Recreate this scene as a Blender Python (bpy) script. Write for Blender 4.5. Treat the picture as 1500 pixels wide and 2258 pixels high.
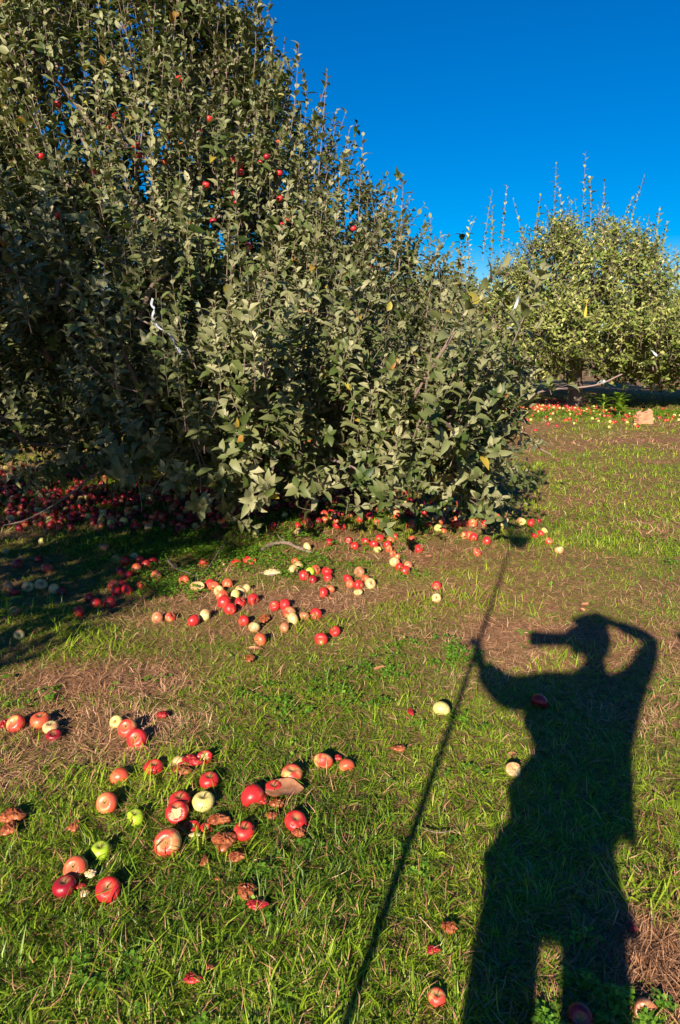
import bpy, math, random
import numpy as np
from mathutils import Vector, Matrix, Euler
random.seed(7); rng = np.random.default_rng(11)
scene = bpy.context.scene
for o in list(bpy.data.objects): bpy.data.objects.remove(o)
COL = scene.collection
PI = math.pi

# ------------------------------------------------------------------ camera
CAM_H = 1.5; FPX = 1505.0
PITCH = math.atan((1129-780)/FPX)
cam = bpy.data.cameras.new('camera'); camo = bpy.data.objects.new('camera', cam); COL.objects.link(camo)
camo.location = (0, 0, CAM_H); camo.rotation_euler = (PI/2-PITCH, 0, 0)
cam.sensor_fit = 'VERTICAL'; cam.sensor_height = 36.0; cam.lens = 36.0*FPX/2258.0
cam.clip_start = 0.02; cam.clip_end = 2000
scene.camera = camo
# ------------------------------------------------------------------ light
SUN_EL = math.radians(22.48); SUN_AZ = math.radians(180+17.4)      # azimuth clockwise from +Y
SUN = Vector((math.sin(SUN_AZ)*math.cos(SUN_EL), math.cos(SUN_AZ)*math.cos(SUN_EL), math.sin(SUN_EL)))
w = bpy.data.worlds.new('World'); scene.world = w; w.use_nodes = True
nt = w.node_tree; nt.nodes.clear()
sky = nt.nodes.new('ShaderNodeTexSky'); sky.sky_type = 'NISHITA'; sky.sun_disc = False
sky.sun_elevation = SUN_EL; sky.sun_rotation = SUN_AZ; sky.air_density = 1.0; sky.dust_density = 0.2; sky.ozone_density = 3.0
hs = nt.nodes.new('ShaderNodeHueSaturation'); hs.inputs['Saturation'].default_value = 1.85; hs.inputs['Value'].default_value = 1.0; hs.inputs['Hue'].default_value = 0.513
bg = nt.nodes.new('ShaderNodeBackground'); bg.inputs[1].default_value = 0.056
wo = nt.nodes.new('ShaderNodeOutputWorld')
nt.links.new(sky.outputs[0], hs.inputs['Color']); nt.links.new(hs.outputs[0], bg.inputs[0]); nt.links.new(bg.outputs[0], wo.inputs[0])
sl = bpy.data.lights.new('sun', 'SUN'); sl.energy = 5.0; sl.angle = math.radians(0.53); sl.color = (1.0, 0.86, 0.66)
so = bpy.data.objects.new('sun', sl); COL.objects.link(so); so.rotation_euler = SUN.to_track_quat('Z', 'Y').to_euler(); so.location = SUN*30
scene.view_settings.view_transform = 'Standard'; scene.view_settings.look = 'None'
scene.view_settings.exposure = 1.08; scene.view_settings.gamma = 1.0
scene.render.resolution_x = 680; scene.render.resolution_y = 1024

# ------------------------------------------------------------------ helpers
CP, SP = math.cos(PITCH), math.sin(PITCH)
def ray(px, py):
    a = (px-750)/FPX; b = (1129-py)/FPX
    return Vector((a, CP+b*SP, -SP+b*CP))
def gh(x, y):      # ground height
    return 0.018*np.sin(1.3*x+0.7*y+0.5)*np.sin(0.9*y-0.4*x) + 0.010*np.sin(3.1*x-1.7*y)*np.cos(2.3*y+0.8*x) \
         + 0.005*np.sin(7.3*x+1.1)*np.sin(6.1*y-2.0)
def G(px, py, z=0.0):
    r = ray(px, py); t = (z-CAM_H)/r.z
    return Vector((r.x*t, r.y*t, z))
def P(px, py, y):  # point on the viewing ray at world distance y ahead
    r = ray(px, py); t = y/r.y
    return Vector((r.x*t, y, CAM_H+r.z*t))
def tag(o, label=None, cat=None, group=None, kind=None):
    if label: o['label'] = label
    if cat: o['category'] = cat
    if group: o['group'] = group
    if kind: o['kind'] = kind
    return o
def link(name, me, parent=None, loc=None):
    o = bpy.data.objects.new(name, me); COL.objects.link(o)
    if parent: o.parent = parent
    if loc is not None: o.location = loc
    return o
def empty(name, loc, rz=0):
    o = bpy.data.objects.new(name, None); COL.objects.link(o); o.location = loc; o.rotation_euler = (0, 0, rz); o.empty_display_size = .1
    return o
def quads(name, V, F, mats, tint=None, smooth=True, midx=None):
    me = bpy.data.meshes.new(name); V = np.asarray(V, np.float32).reshape(-1, 3); F = np.asarray(F, np.int32).reshape(-1, 4); n = len(F)
    me.vertices.add(len(V)); me.vertices.foreach_set('co', V.ravel())
    me.loops.add(n*4); me.loops.foreach_set('vertex_index', F.ravel())
    me.polygons.add(n); me.polygons.foreach_set('loop_start', np.arange(n, dtype=np.int32)*4)
    try: me.polygons.foreach_set('loop_total', np.full(n, 4, np.int32))
    except Exception: pass
    me.polygons.foreach_set('use_smooth', np.full(n, smooth))
    if not isinstance(mats, (list, tuple)): mats = [mats]
    for m in mats: me.materials.append(m)
    if midx is not None: me.polygons.foreach_set('material_index', np.asarray(midx, np.int32))
    me.update(calc_edges=True)
    if tint is not None:
        a = me.attributes.new('tint', 'FLOAT', 'POINT'); a.data.foreach_set('value', np.asarray(tint, np.float32))
    return me
def nrm(v): return v/np.maximum(np.linalg.norm(v, axis=-1, keepdims=True), 1e-9)
def perp(a):
    r = np.where(np.abs(a[..., 2:3]) < .9, np.array([0., 0, 1]), np.array([1., 0, 0]))
    u = nrm(np.cross(a, r)); return u, np.cross(a, u)
class Buf:
    def __init__(s): s.V = []; s.F = []; s.T = []; s.n = 0
    def add(s, V, F, T=None):
        V = np.asarray(V).reshape(-1, 3); s.V.append(V); s.F.append(np.asarray(F).reshape(-1, 4)+s.n); s.n += len(V)
        s.T.append(np.full(len(V), .5) if T is None else np.broadcast_to(T, (len(V),)).copy())
    def mesh(s, name, mats, **k):
        return quads(name, np.concatenate(s.V), np.concatenate(s.F), mats, np.concatenate(s.T), **k)
def tube(buf, pts, rad, sides=6, T=.5, wob=0):
    pts = np.asarray([tuple(p) for p in pts], float); n = len(pts); rad = np.broadcast_to(rad, (n,)).astype(float)
    if wob: rad = rad*(1+wob*(rng.random(n)-.5))
    tan = np.gradient(pts, axis=0); tan = nrm(tan); ref = np.array([.31, .27, .91])
    if abs(tan.mean(0)@ref) > .8*np.linalg.norm(tan.mean(0)): ref = np.array([.9, .1, -.3])
    u = nrm(np.cross(tan, ref)); v = np.cross(tan, u)
    a = np.linspace(0, 2*PI, sides, endpoint=False)
    R = pts[:, None]+rad[:, None, None]*(np.cos(a)[None, :, None]*u[:, None]+np.sin(a)[None, :, None]*v[:, None])
    F = [[i*sides+j, i*sides+(j+1) % sides, (i+1)*sides+(j+1) % sides, (i+1)*sides+j] for i in range(n-1) for j in range(sides)]
    V = R.reshape(-1, 3)
    c0 = len(V); V = np.vstack([V, pts[0], pts[-1]])
    for j in range(0, sides):
        F.append([c0, (j+1) % sides, j, c0] if False else [c0, (j+1) % sides, j, j])
        F.append([c0+1, (n-1)*sides+j, (n-1)*sides+(j+1) % sides, (n-1)*sides+(j+1) % sides])
    F = [f for f in F if len(set(f)) == 4]
    buf.add(V[:c0], [f for f in F if max(f) < c0], T)
def spline(pts, m=6):
    p = [Vector(q) for q in pts]; p = [p[0]*2-p[1]]+p+[p[-1]*2-p[-2]]; out = []
    for i in range(1, len(p)-2):
        for k in range(m):
            t = k/m; a, b, c, d = p[i-1:i+3]
            out.append(.5*((2*b)+(c-a)*t+(2*a-5*b+4*c-d)*t*t+(3*b-a-3*c+d)*t**3))
    out.append(p[-2]); return out

# ------------------------------------------------------------------ materials
def mat(name, rough=.6, spec=.3):
    m = bpy.data.materials.new(name); m.use_nodes = True; t = m.node_tree
    b = t.nodes['Principled BSDF']; b.inputs['Roughness'].default_value = rough; b.inputs['Specular IOR Level'].default_value = spec
    return m, t, b
def ramp(t, stops, src=None):
    r = t.nodes.new('ShaderNodeValToRGB'); e = r.color_ramp.elements
    while len(e) < len(stops): e.new(.5)
    for i, (p, c) in enumerate(stops): e[i].position = p; e[i].color = (*c, 1)
    if src is not None: t.links.new(src, r.inputs[0])
    return r
def noise(t, scale, detail=4, rough=.55, vec=None, dist=0):
    n = t.nodes.new('ShaderNodeTexNoise'); n.inputs['Scale'].default_value = scale; n.inputs['Detail'].default_value = detail
    n.inputs['Roughness'].default_value = rough; n.inputs['Distortion'].default_value = dist
    if vec is not None: t.links.new(vec, n.inputs['Vector'])
    return n
def bump(t, b, h, s=.5, d=.01):
    n = t.nodes.new('ShaderNodeBump'); n.inputs['Strength'].default_value = s; n.inputs['Distance'].default_value = d
    t.links.new(h, n.inputs['Height']); t.links.new(n.outputs[0], b.inputs['Normal'])
def tcoord(t, k='Object'): return t.nodes.new('ShaderNodeTexCoord').outputs[k]
def attr_mat(name, stops, rough=.5, spec=.4, trans=0.0, tcol=None, nz=0):
    m, t, b = mat(name, rough, spec)
    a = t.nodes.new('ShaderNodeAttribute'); a.attribute_name = 'tint'; src = a.outputs['Fac']
    if nz:
        n = noise(t, nz, 3, vec=tcoord(t)); mm = t.nodes.new('ShaderNodeMath'); mm.operation = 'MULTIPLY_ADD'
        mm.inputs[1].default_value = .3; t.links.new(n.outputs[0], mm.inputs[0])
        m2 = t.nodes.new('ShaderNodeMath'); m2.operation = 'SUBTRACT'; m2.inputs[1].default_value = .15; t.links.new(src, m2.inputs[0])
        t.links.new(m2.outputs[0], mm.inputs[2]); src = mm.outputs[0]
    r = ramp(t, stops, src); t.links.new(r.outputs[0], b.inputs['Base Color'])
    if trans:
        tr = t.nodes.new('ShaderNodeBsdfTranslucent'); mx = t.nodes.new('ShaderNodeMixShader'); mx.inputs[0].default_value = trans
        mu = t.nodes.new('ShaderNodeMixRGB'); mu.blend_type = 'MULTIPLY'; mu.inputs[0].default_value = 1; mu.inputs[2].default_value = (*(tcol or (1.2, 1.5, .5)), 1)
        t.links.new(r.outputs[0], mu.inputs[1]); t.links.new(mu.outputs[0], tr.inputs[0])
        t.links.new(b.outputs[0], mx.inputs[1]); t.links.new(tr.outputs[0], mx.inputs[2])
        t.links.new(mx.outputs[0], t.nodes['Material Output'].inputs[0])
    return m
M = {}
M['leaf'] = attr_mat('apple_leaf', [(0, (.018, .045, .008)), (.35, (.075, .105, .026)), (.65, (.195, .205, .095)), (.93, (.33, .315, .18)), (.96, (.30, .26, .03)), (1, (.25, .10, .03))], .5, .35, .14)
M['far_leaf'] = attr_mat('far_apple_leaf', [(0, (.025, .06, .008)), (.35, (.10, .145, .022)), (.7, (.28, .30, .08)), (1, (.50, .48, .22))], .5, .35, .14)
M['bark'] = attr_mat('apple_bark', [(0, (.10, .075, .065)), (.5, (.21, .155, .135)), (1, (.30, .21, .19))], .8, .2, nz=25)
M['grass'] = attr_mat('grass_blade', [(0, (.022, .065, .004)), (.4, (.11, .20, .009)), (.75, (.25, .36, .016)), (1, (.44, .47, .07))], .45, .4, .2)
M['clover'] = attr_mat('clover_leaf', [(0, (.05, .14, .012)), (.5, (.12, .26, .02)), (1, (.22, .38, .04))], .5, .3, .2)
M['straw'] = attr_mat('dry_straw', [(0, (.09, .038, .018)), (.4, (.30, .15, .08)), (.8, (.48, .27, .155)), (1, (.66, .46, .29))], .7, .2)
M['weed'] = attr_mat('weed_leaf', [(0, (.10, .22, .015)), (1, (.32, .45, .05))], .45, .4, .2)
def stuff_mat(name, stops, scale, rough=.6, spec=.3, bmp=.5, bd=.004, coords='Object', detail=6):
    m, t, b = mat(name, rough, spec); n = noise(t, scale, detail, .6, tcoord(t, coords))
    r = ramp(t, stops, n.outputs[0]); t.links.new(r.outputs[0], b.inputs['Base Color']); bump(t, b, n.outputs[0], bmp, bd); return m
M['flesh'] = stuff_mat('apple_flesh', [(.3, (.42, .20, .07)), (.5, (.66, .47, .25)), (.7, (.74, .62, .42))], 60, .5, .4, .6, .003)
M['mush'] = stuff_mat('rotten_apple', [(.3, (.10, .022, .008)), (.5, (.30, .08, .03)), (.72, (.50, .20, .08))], 55, .35, .5, .6, .004)
M['mushred'] = stuff_mat('crushed_red', [(.3, (.18, .01, .015)), (.6, (.45, .03, .03)), (.8, (.6, .25, .15))], 45, .35, .5, .8, .004)
M['deadleaf'] = stuff_mat('dead_leaf', [(.3, (.26, .10, .05)), (.6, (.50, .24, .13)), (.8, (.60, .33, .20))], 30, .7, .2, .5, .003)
M['stem'] = stuff_mat('stem_wood', [(.3, (.06, .035, .02)), (.7, (.16, .09, .05))], 200, .8)
M['paper'] = stuff_mat('brown_paper', [(.3, (.36, .19, .11)), (.7, (.50, .28, .17))], 6, .8, .2, .4, .01)
M['ribbon'] = stuff_mat('white_ribbon', [(.3, (.24, .29, .37)), (.7, (.48, .51, .58))], 30, .3, .6, .3, .002)
M['yellowrib'] = stuff_mat('yellow_ribbon', [(.3, (.7, .45, .05)), (.7, (.8, .55, .1))], 30, .4, .5, .2, .002)
M['twig'] = stuff_mat('twig_bark', [(.3, (.10, .07, .055)), (.6, (.24, .18, .15)), (.8, (.36, .28, .24))], 60, .85, .2, .8, .003)
M['skin'] = stuff_mat('skin', [(.3, (.50, .29, .20)), (.7, (.60, .37, .27))], 8, .5, .4, .1, .001)
M['hair'] = stuff_mat('hair', [(.3, (.03, .018, .01)), (.7, (.09, .05, .03))], 90, .5, .4, .6, .003)
M['denim'] = stuff_mat('denim', [(.3, (.05, .09, .17)), (.7, (.12, .19, .30))], 120, .85, .2, .4, .002)
M['jacket'] = stuff_mat('olive_jacket', [(.3, (.06, .065, .045)), (.7, (.10, .105, .075))], 60, .85, .2, .4, .003)
M['tan'] = stuff_mat('tan_leather', [(.3, (.34, .17, .07)), (.7, (.46, .25, .11))], 60, .6, .4, .3, .002)
M['whiteshoe'] = stuff_mat('white_canvas', [(.3, (.62, .62, .64)), (.7, (.78, .78, .8))], 60, .7, .3, .3, .002)
M['redshirt'] = stuff_mat('red_cloth', [(.35, (.45, .04, .04)), (.6, (.7, .6, .58))], 14, .8, .2, .2, .002)
M['black'] = stuff_mat('black_plastic', [(.3, (.015, .015, .016)), (.7, (.03, .03, .03))], 40, .4, .5, .1, .001)
M['metal'] = stuff_mat('pole_metal', [(.3, (.45, .45, .46)), (.7, (.6, .6, .6))], 40, .35, .5, .1, .001)
M['eye'] = stuff_mat('eye', [(.3, (.02, .015, .01)), (.7, (.05, .03, .02))], 4, .1, .5, 0, .001)

def apple_mat(name, red, ground, bias, streak=.35, flip=False):
    m, t, b = mat(name, .28, .5)
    co = tcoord(t); inf = t.nodes.new('ShaderNodeObjectInfo')
    add = t.nodes.new('ShaderNodeVectorMath'); add.operation = 'ADD'; t.links.new(co, add.inputs[0])
    comb = t.nodes.new('ShaderNodeCombineXYZ')
    mul = t.nodes.new('ShaderNodeMath'); mul.operation = 'MULTIPLY'; mul.inputs[1].default_value = 9; t.links.new(inf.outputs['Random'], mul.inputs[0])
    for i in range(3): t.links.new(mul.outputs[0], comb.inputs[i])
    t.links.new(comb.outputs[0], add.inputs[1])
    n1 = noise(t, .95, 2, .5, add.outputs[0])
    # fine streaks running from stem to calyx
    mp = t.nodes.new('ShaderNodeMapping'); mp.inputs['Scale'].default_value = (1, 1, .12); t.links.new(co, mp.inputs[0])
    n2 = noise(t, 11, 3, .6, mp.outputs[0])
    s = t.nodes.new('ShaderNodeMath'); s.operation = 'MULTIPLY_ADD'; s.inputs[1].default_value = streak; t.links.new(n2.outputs[0], s.inputs[0])
    s0 = t.nodes.new('ShaderNodeMath'); s0.operation = 'MULTIPLY_ADD'; s0.inputs[1].default_value = 1.5; s0.inputs[2].default_value = -.25-streak*.5+bias
    t.links.new(n1.outputs[0], s0.inputs[0]); t.links.new(s0.outputs[0], s.inputs[2])
    r = ramp(t, [(.30, ground), (.48, tuple(.5*(a+c) for a, c in zip(red, ground))), (.68, red)], s.outputs[0])
    # pale lenticels and russet round the stem dimple
    vor = t.nodes.new('ShaderNodeTexVoronoi'); vor.inputs['Scale'].default_value = 13; t.links.new(add.outputs[0], vor.inputs['Vector'])
    rv = ramp(t, [(.0, (1, 1, 1)), (.16, (0, 0, 0))], vor.outputs['Distance'])
    mx = t.nodes.new('ShaderNodeMixRGB'); mx.inputs[2].default_value = (.75, .48, .28, 1)
    mf = t.nodes.new('ShaderNodeMath'); mf.operation = 'MULTIPLY'; mf.inputs[1].default_value = .3; t.links.new(rv.outputs[0], mf.inputs[0]); t.links.new(mf.outputs[0], mx.inputs[0])
    t.links.new(r.outputs[0], mx.inputs[1])
    a = t.nodes.new('ShaderNodeAttribute'); a.attribute_name = 'tint'
    mx2 = t.nodes.new('ShaderNodeMixRGB'); mx2.inputs[2].default_value = (.30, .22, .09, 1); t.links.new(a.outputs['Fac'], mx2.inputs[0]); t.links.new(mx.outputs[0], mx2.inputs[1])
    n3 = noise(t, 2.1, 5, .7, add.outputs[0]); r3 = ramp(t, [(.63, (0, 0, 0)), (.68, (1, 1, 1))], n3.outputs[0])
    mx3 = t.nodes.new('ShaderNodeMixRGB'); mx3.inputs[2].default_value = (.20, .09, .045, 1)
    mf3 = t.nodes.new('ShaderNodeMath'); mf3.operation = 'MULTIPLY'; mf3.inputs[1].default_value = .55; t.links.new(r3.outputs[0], mf3.inputs[0]); t.links.new(mf3.outputs[0], mx3.inputs[0])
    t.links.new(mx2.outputs[0], mx3.inputs[1])
    t.links.new(mx3.outputs[0], b.inputs['Base Color']); b.inputs['Subsurface Weight'].default_value = 0
    bump(t, b, n3.outputs[0], .15, .02)
    rr = ramp(t, [(.4, (.28, .28, .28)), (.7, (.5, .5, .5))], n3.outputs[0]); t.links.new(rr.outputs[0], b.inputs['Roughness'])
    return m
AM = {'red': apple_mat('red_apple_skin', (.52, .022, .025), (.58, .14, .06), .32),
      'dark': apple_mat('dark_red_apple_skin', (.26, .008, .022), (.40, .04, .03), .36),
      'blush': apple_mat('blush_apple_skin', (.56, .05, .035), (.55, .42, .15), .12),
      'orange': apple_mat('orange_red_apple_skin', (.58, .085, .04), (.58, .26, .10), .12),
      'pale': apple_mat('pale_apple_skin', (.56, .28, .13), (.55, .50, .22), -.02),
      'yellow': apple_mat('yellow_apple_skin', (.62, .48, .13), (.66, .58, .20), -.1, .2),
      'green': apple_mat('green_apple_skin', (.30, .42, .03), (.36, .52, .03), .0, .2),
      'brown': apple_mat('browned_apple_skin', (.36, .12, .06), (.46, .24, .12), .05)}

# ------------------------------------------------------------------ ground
m, t, b = mat('orchard_soil', .9, .15)
co = tcoord(t)
mp = t.nodes.new('ShaderNodeMapping'); mp.inputs['Scale'].default_value = (.55, 1.2, 1); t.links.new(co, mp.inputs[0])
n1 = noise(t, .9, 6, .6, mp.outputs[0]); n2 = noise(t, 30, 8, .7, co, .6); n3 = noise(t, 160, 4, .7, co)
r1 = ramp(t, [(.35, (.14, .07, .035)), (.6, (.34, .185, .10)), (.8, (.48, .29, .17))], n2.outputs[0])
r2 = ramp(t, [(.42, (0, 0, 0)), (.62, (1, 1, 1))], n1.outputs[0])
g = ramp(t, [(.3, (.06, .09, .01)), (.7, (.22, .28, .03))], n3.outputs[0])
mx = t.nodes.new('ShaderNodeMixRGB'); mf = t.nodes.new('ShaderNodeMath'); mf.operation = 'MULTIPLY'; mf.inputs[1].default_value = .55
t.links.new(r2.outputs[0], mf.inputs[0]); t.links.new(mf.outputs[0], mx.inputs[0]); t.links.new(r1.outputs[0], mx.inputs[1]); t.links.new(g.outputs[0], mx.inputs[2])
t.links.new(mx.outputs[0], b.inputs['Base Color']); bump(t, b, n2.outputs[0], .9, .02)
M['soil'] = m
def grid(xs, ys):
    X, Y = np.meshgrid(xs, ys); Z = gh(X, Y)
    Z = np.where((np.abs(X) > 30) | (Y > 45) | (Y < -12), 0, Z)
    V = np.stack([X, Y, Z], -1).reshape(-1, 3); nx, ny = len(xs), len(ys)
    i = np.arange((nx-1)*(ny-1)); a = (i//(nx-1))*nx+i % (nx-1)
    return V, np.stack([a, a+1, a+1+nx, a+nx], -1)
xs = np.concatenate([[-400, -120, -50], np.arange(-30, -8, 1), np.arange(-8, 10, .09), np.arange(10, 31, 1), [50, 120, 400]])
ys = np.concatenate([[-400, -120, -40], np.arange(-12, -1, 1), np.arange(-1, 14, .09), np.arange(14, 46, .8), [60, 120, 400]])
V, F = grid(xs, ys)
tag(link('ground', quads('ground', V, F, M['soil'])), kind='structure')

# ------------------------------------------------------------------ grass, clover, straw
def vnoise(x, y, seed):
    r = np.random.default_rng(seed); tb = r.random((64, 64)); xi = np.floor(x).astype(int); yi = np.floor(y).astype(int)
    fx = x-xi; fy = y-yi; fx = fx*fx*(3-2*fx); fy = fy*fy*(3-2*fy); g = lambda a, c: tb[a % 64, c % 64]
    return (g(xi, yi)*(1-fx)+g(xi+1, yi)*fx)*(1-fy)+(g(xi, yi+1)*(1-fx)+g(xi+1, yi+1)*fx)*fy
def blob(x, y, spots):
    s = np.zeros_like(x)
    for px, py, rx, ry, a in spots:
        c = G(px, py); s += a*np.exp(-(((x-c.x)/rx)**2+((y-c.y)/ry)**2))
    return s
# bare thatch (negative) and lush (positive) places
PATCH = [(330, 1500, .38, .16, -1.1), (80, 1500, .4, .22, -1.1), (200, 1600, .3, .12, -.4), (800, 1320, .55, .25, -1.0), (980, 1220, .5, .45, -1.1), (330, 1680, .25, .1, -.7),
         (560, 1330, .5, .2, -.6), (1080, 1600, .16, .12, -.8), (1450, 1610, .25, .2, -.6), (1440, 2090, .12, .1, -.9), (1330, 1420, .3, .2, -.5), (1130, 1420, .35, .22, -.8), (1480, 1300, .7, .8, -.35),
         (1250, 1330, .5, .15, -.4), (1130, 950, 2.5, 2.2, -.6), (1400, 980, 3, 1.2, -.8),
         (900, 1340, .35, .12, .8), (600, 1480, .8, .25, .5), (300, 2100, .7, .5, .8), (700, 1600, .5, .4, .5), (350, 1430, .3, .12, .8), (100, 1400, .3, .2, .7), (1100, 1250, .8, .2, .35),
         (1400, 1100, 1.2, .5, .45), (700, 1700, .5, .3, .3), (1270, 914, 2.6, 1.2, 1.2), (1470, 912, 1.5, 1.0, 1.2), (950, 1900, .4, .4, .5)]
CLOV = [(330, 1200, .9, .7, 1.2), (620, 1180, .8, .5, .8), (430, 1240, .7, .35, 1.0), (740, 1250, .7, .35, .5), (560, 1250, .5, .3, .8), (900, 1270, .4, .2, .5), (700, 1500, .8, .4, .22), (650, 1640, .7, .4, .2), (1000, 1480, .5, .3, .15),
        (850, 1150, .6, .5, .5), (430, 1310, .25, .12, .6), (1400, 2200, .12, .12, .45), (1230, 2150, .2, .3, .05), (340, 1290, .3, .2, .9), (1270, 914, 2.6, 1.2, 1.6), (1470, 912, 1.5, 1.0, 1.6), (800, 1450, .6, .3, .25), (900, 1800, 1.2, .9, .12)]
def lush(x, y):
    n = .6*vnoise(x*1.1+3, y*2.0+7, 1)+.4*vnoise(x*3.3+1, y*5.1+2, 2)
    return np.clip((n-.40)*2.8+.56+.20*(y < 2.6)+blob(x, y, PATCH)-.10*(y > 4)*(x > .3), 0.0, 1.3)
def clov(x, y):
    n = .3*vnoise(x*1.7+9, y*2.1+4, 3)+.35*vnoise(x*5+1, y*5+8, 4)+.35*vnoise(x*17+1, y*17+8, 14)
    return np.clip((n-.66)*2.5-.25*(y < 2.5)+blob(x, y, CLOV)*(.1+1.8*n), 0, 1)
def sample(n, y0, y1, pw):
    u = rng.random(n); a, c = y0**(1-pw), y1**(1-pw)
    y = (a+(c-a)*u)**(1/(1-pw)); x = (rng.random(n)*2-1)*(.60*y+.35)
    return x, y
def blades(n, y0, y1, pw, fn, hgt, wid, flat, tintf, bend=.6):
    x, y = sample(n, y0, y1, pw); keep = rng.random(n) < fn(x, y); x = x[keep]; y = y[keep]; n = len(x)
    k = np.maximum(1, y/3.5)**.75
    h = hgt*(.45+.9*rng.random(n))*(.8+.2*k); wv = wid*(.6+.8*rng.random(n))*k
    clump = vnoise(x*14, y*14, 5)*2*PI*2; a = clump+rng.normal(0, 1.0, n)
    el = np.clip(rng.normal(flat, .35, n), .02, 1.5)
    d = np.stack([np.cos(a)*np.cos(el), np.sin(a)*np.cos(el), np.sin(el)], -1)
    s = np.stack([-np.sin(a), np.cos(a), rng.normal(0, .35, n)], -1); s = nrm(s)
    base = np.stack([x, y, gh(x, y)-.002+(.010*rng.random(n) if flat < .3 else 0)], -1)
    p1 = base+d*h[:, None]*.5; d2 = nrm(d+np.stack([rng.normal(0, .25, n), rng.normal(0, .25, n), -bend*rng.random(n)-(.0 if flat > .3 else -.05)], -1))
    p2 = p1+d2*h[:, None]*.5; p2[:, 2] = np.maximum(p2[:, 2], gh(p2[:, 0], p2[:, 1])+.002)
    ws = s*wv[:, None]
    V = np.stack([base-ws*.35, base+ws*.35, p1+ws*.5, p1-ws*.5, p2+ws*.08, p2-ws*.08], 1)
    i = np.arange(n)[:, None]*6; F = np.concatenate([i+np.array([0, 1, 2, 3]), i+np.array([3, 2, 4, 5])], 0)
    T = np.repeat(np.clip(tintf(x, y, n), 0, 1), 6)
    return V, F, T
gb = Buf()
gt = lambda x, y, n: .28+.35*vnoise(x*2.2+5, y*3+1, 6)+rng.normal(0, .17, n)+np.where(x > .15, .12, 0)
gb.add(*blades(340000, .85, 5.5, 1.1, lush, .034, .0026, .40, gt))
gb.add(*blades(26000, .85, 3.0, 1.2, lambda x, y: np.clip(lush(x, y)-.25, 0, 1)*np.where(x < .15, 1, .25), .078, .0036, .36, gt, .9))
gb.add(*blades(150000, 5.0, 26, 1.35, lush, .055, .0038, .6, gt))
TUFT = [(900, 1350), (930, 1330), (975, 1320), (1010, 1335), (1240, 1470), (1270, 1440), (700, 1385), (720, 1370), (120, 1390), (90, 1360), (200, 1400), (160, 1440), (270, 1430), (350, 1740), (330, 1770), (430, 1690), (1420, 1960), (1470, 2000), (1050, 1310), (1130, 1340), (1400, 1430),
        (60, 1340), (140, 1350), (300, 1720), (360, 1700), (470, 1900), (1190, 1225), (1060, 1275), (1300, 1200)]
def tufts():
    Vs = []
    for px, py in TUFT:
        c = G(px+random.uniform(-8, 8), py); n = 90; rr = np.sqrt(rng.random(n))*.07*(c.y**.5); a = rng.random(n)*2*PI
        Vs.append(np.stack([c.x+rr*np.cos(a)*1.5, c.y+rr*np.sin(a)], -1))
    xy = np.concatenate(Vs); x, y = xy.T; n = len(x); el = np.clip(rng.normal(.5, .3, n), .1, 1.2); a = rng.random(n)*2*PI; h = .085*(.5+.8*rng.random(n)); wv = .0045*(.6+.8*rng.random(n))*np.maximum(1, y/3.5)**.5
    d = np.stack([np.cos(a)*np.cos(el), np.sin(a)*np.cos(el), np.sin(el)], -1); s = np.stack([-np.sin(a), np.cos(a), np.zeros(n)], -1)
    b0 = np.stack([x, y, gh(x, y)], -1); p1 = b0+d*h[:, None]*.5; d2 = nrm(d+np.array([0, 0, -.8])*rng.random(n)[:, None]); p2 = p1+d2*h[:, None]*.5; ws = s*wv[:, None]
    V = np.stack([b0-ws*.4, b0+ws*.4, p1+ws*.5, p1-ws*.5, p2+ws*.08, p2-ws*.08], 1); i = np.arange(n)[:, None]*6
    return V, np.concatenate([i+np.array([0, 1, 2, 3]), i+np.array([3, 2, 4, 5])], 0), np.repeat(.6+.3*rng.random(n), 6)
gb.add(*tufts())
tag(link('grass', gb.mesh('grass', M['grass'])), 'green grass growing in patches over the orchard floor', 'grass', kind='stuff')
sb = Buf(); bare = lambda x, y: np.clip(1.2-.80*lush(x, y), .14, 1)
st = lambda x, y, n: .35+.35*vnoise(x*1.5+2, y*2.3+9, 8)+rng.normal(0, .2, n)
sb.add(*blades(190000, .85, 6, 1.1, bare, .055, .0022, .16, st, .2))
sb.add(*blades(70000, 5.5, 26, 1.3, bare, .07, .0032, .12, st, .2))
tag(link('dry_grass', sb.mesh('dry_grass', M['straw'])), 'dry brown clippings matted between the green grass', 'dry grass', kind='stuff')
def clover_mesh(n, y0, y1, pw):
    x, y = sample(n, y0, y1, pw); k = rng.random(n) < clov(x, y); x = x[k]; y = y[k]; n = len(x)
    h = (.012+.030*rng.random(n))*np.clip(clov(x, y)+.4, .5, 1.4); sz = (.008+.006*rng.random(n))*np.maximum(1, y/4.5)**.75
    out = Buf(); a0 = rng.random(n)*2*PI
    for j in range(3):
        a = a0+j*2*PI/3; el = rng.normal(.15, .3, n); d = np.stack([np.cos(a)*np.cos(el), np.sin(a)*np.cos(el), np.sin(el)], -1)
        s = np.stack([-np.sin(a), np.cos(a), rng.normal(0, .2, n)], -1); c = np.stack([x, y, gh(x, y)+h], -1); q = sz[:, None]
        V = np.stack([c, c+d*q*.7+s*q*.55, c+d*q*1.25, c+d*q*.7-s*q*.55], 1); i = np.arange(n)[:, None]*4
        out.add(V, i+np.arange(4), np.repeat(np.clip(.45+rng.normal(0, .2, n), 0, 1), 4))
    return out
cb = clover_mesh(200000, .9, 9, .9); c2 = clover_mesh(90000, 9, 24, .6); cb.add(np.concatenate(c2.V), np.concatenate(c2.F), np.concatenate(c2.T))
tag(link('clover', cb.mesh('clover', M['clover'])), 'bright green low clover and chickweed carpet', 'clover', kind='stuff')

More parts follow.
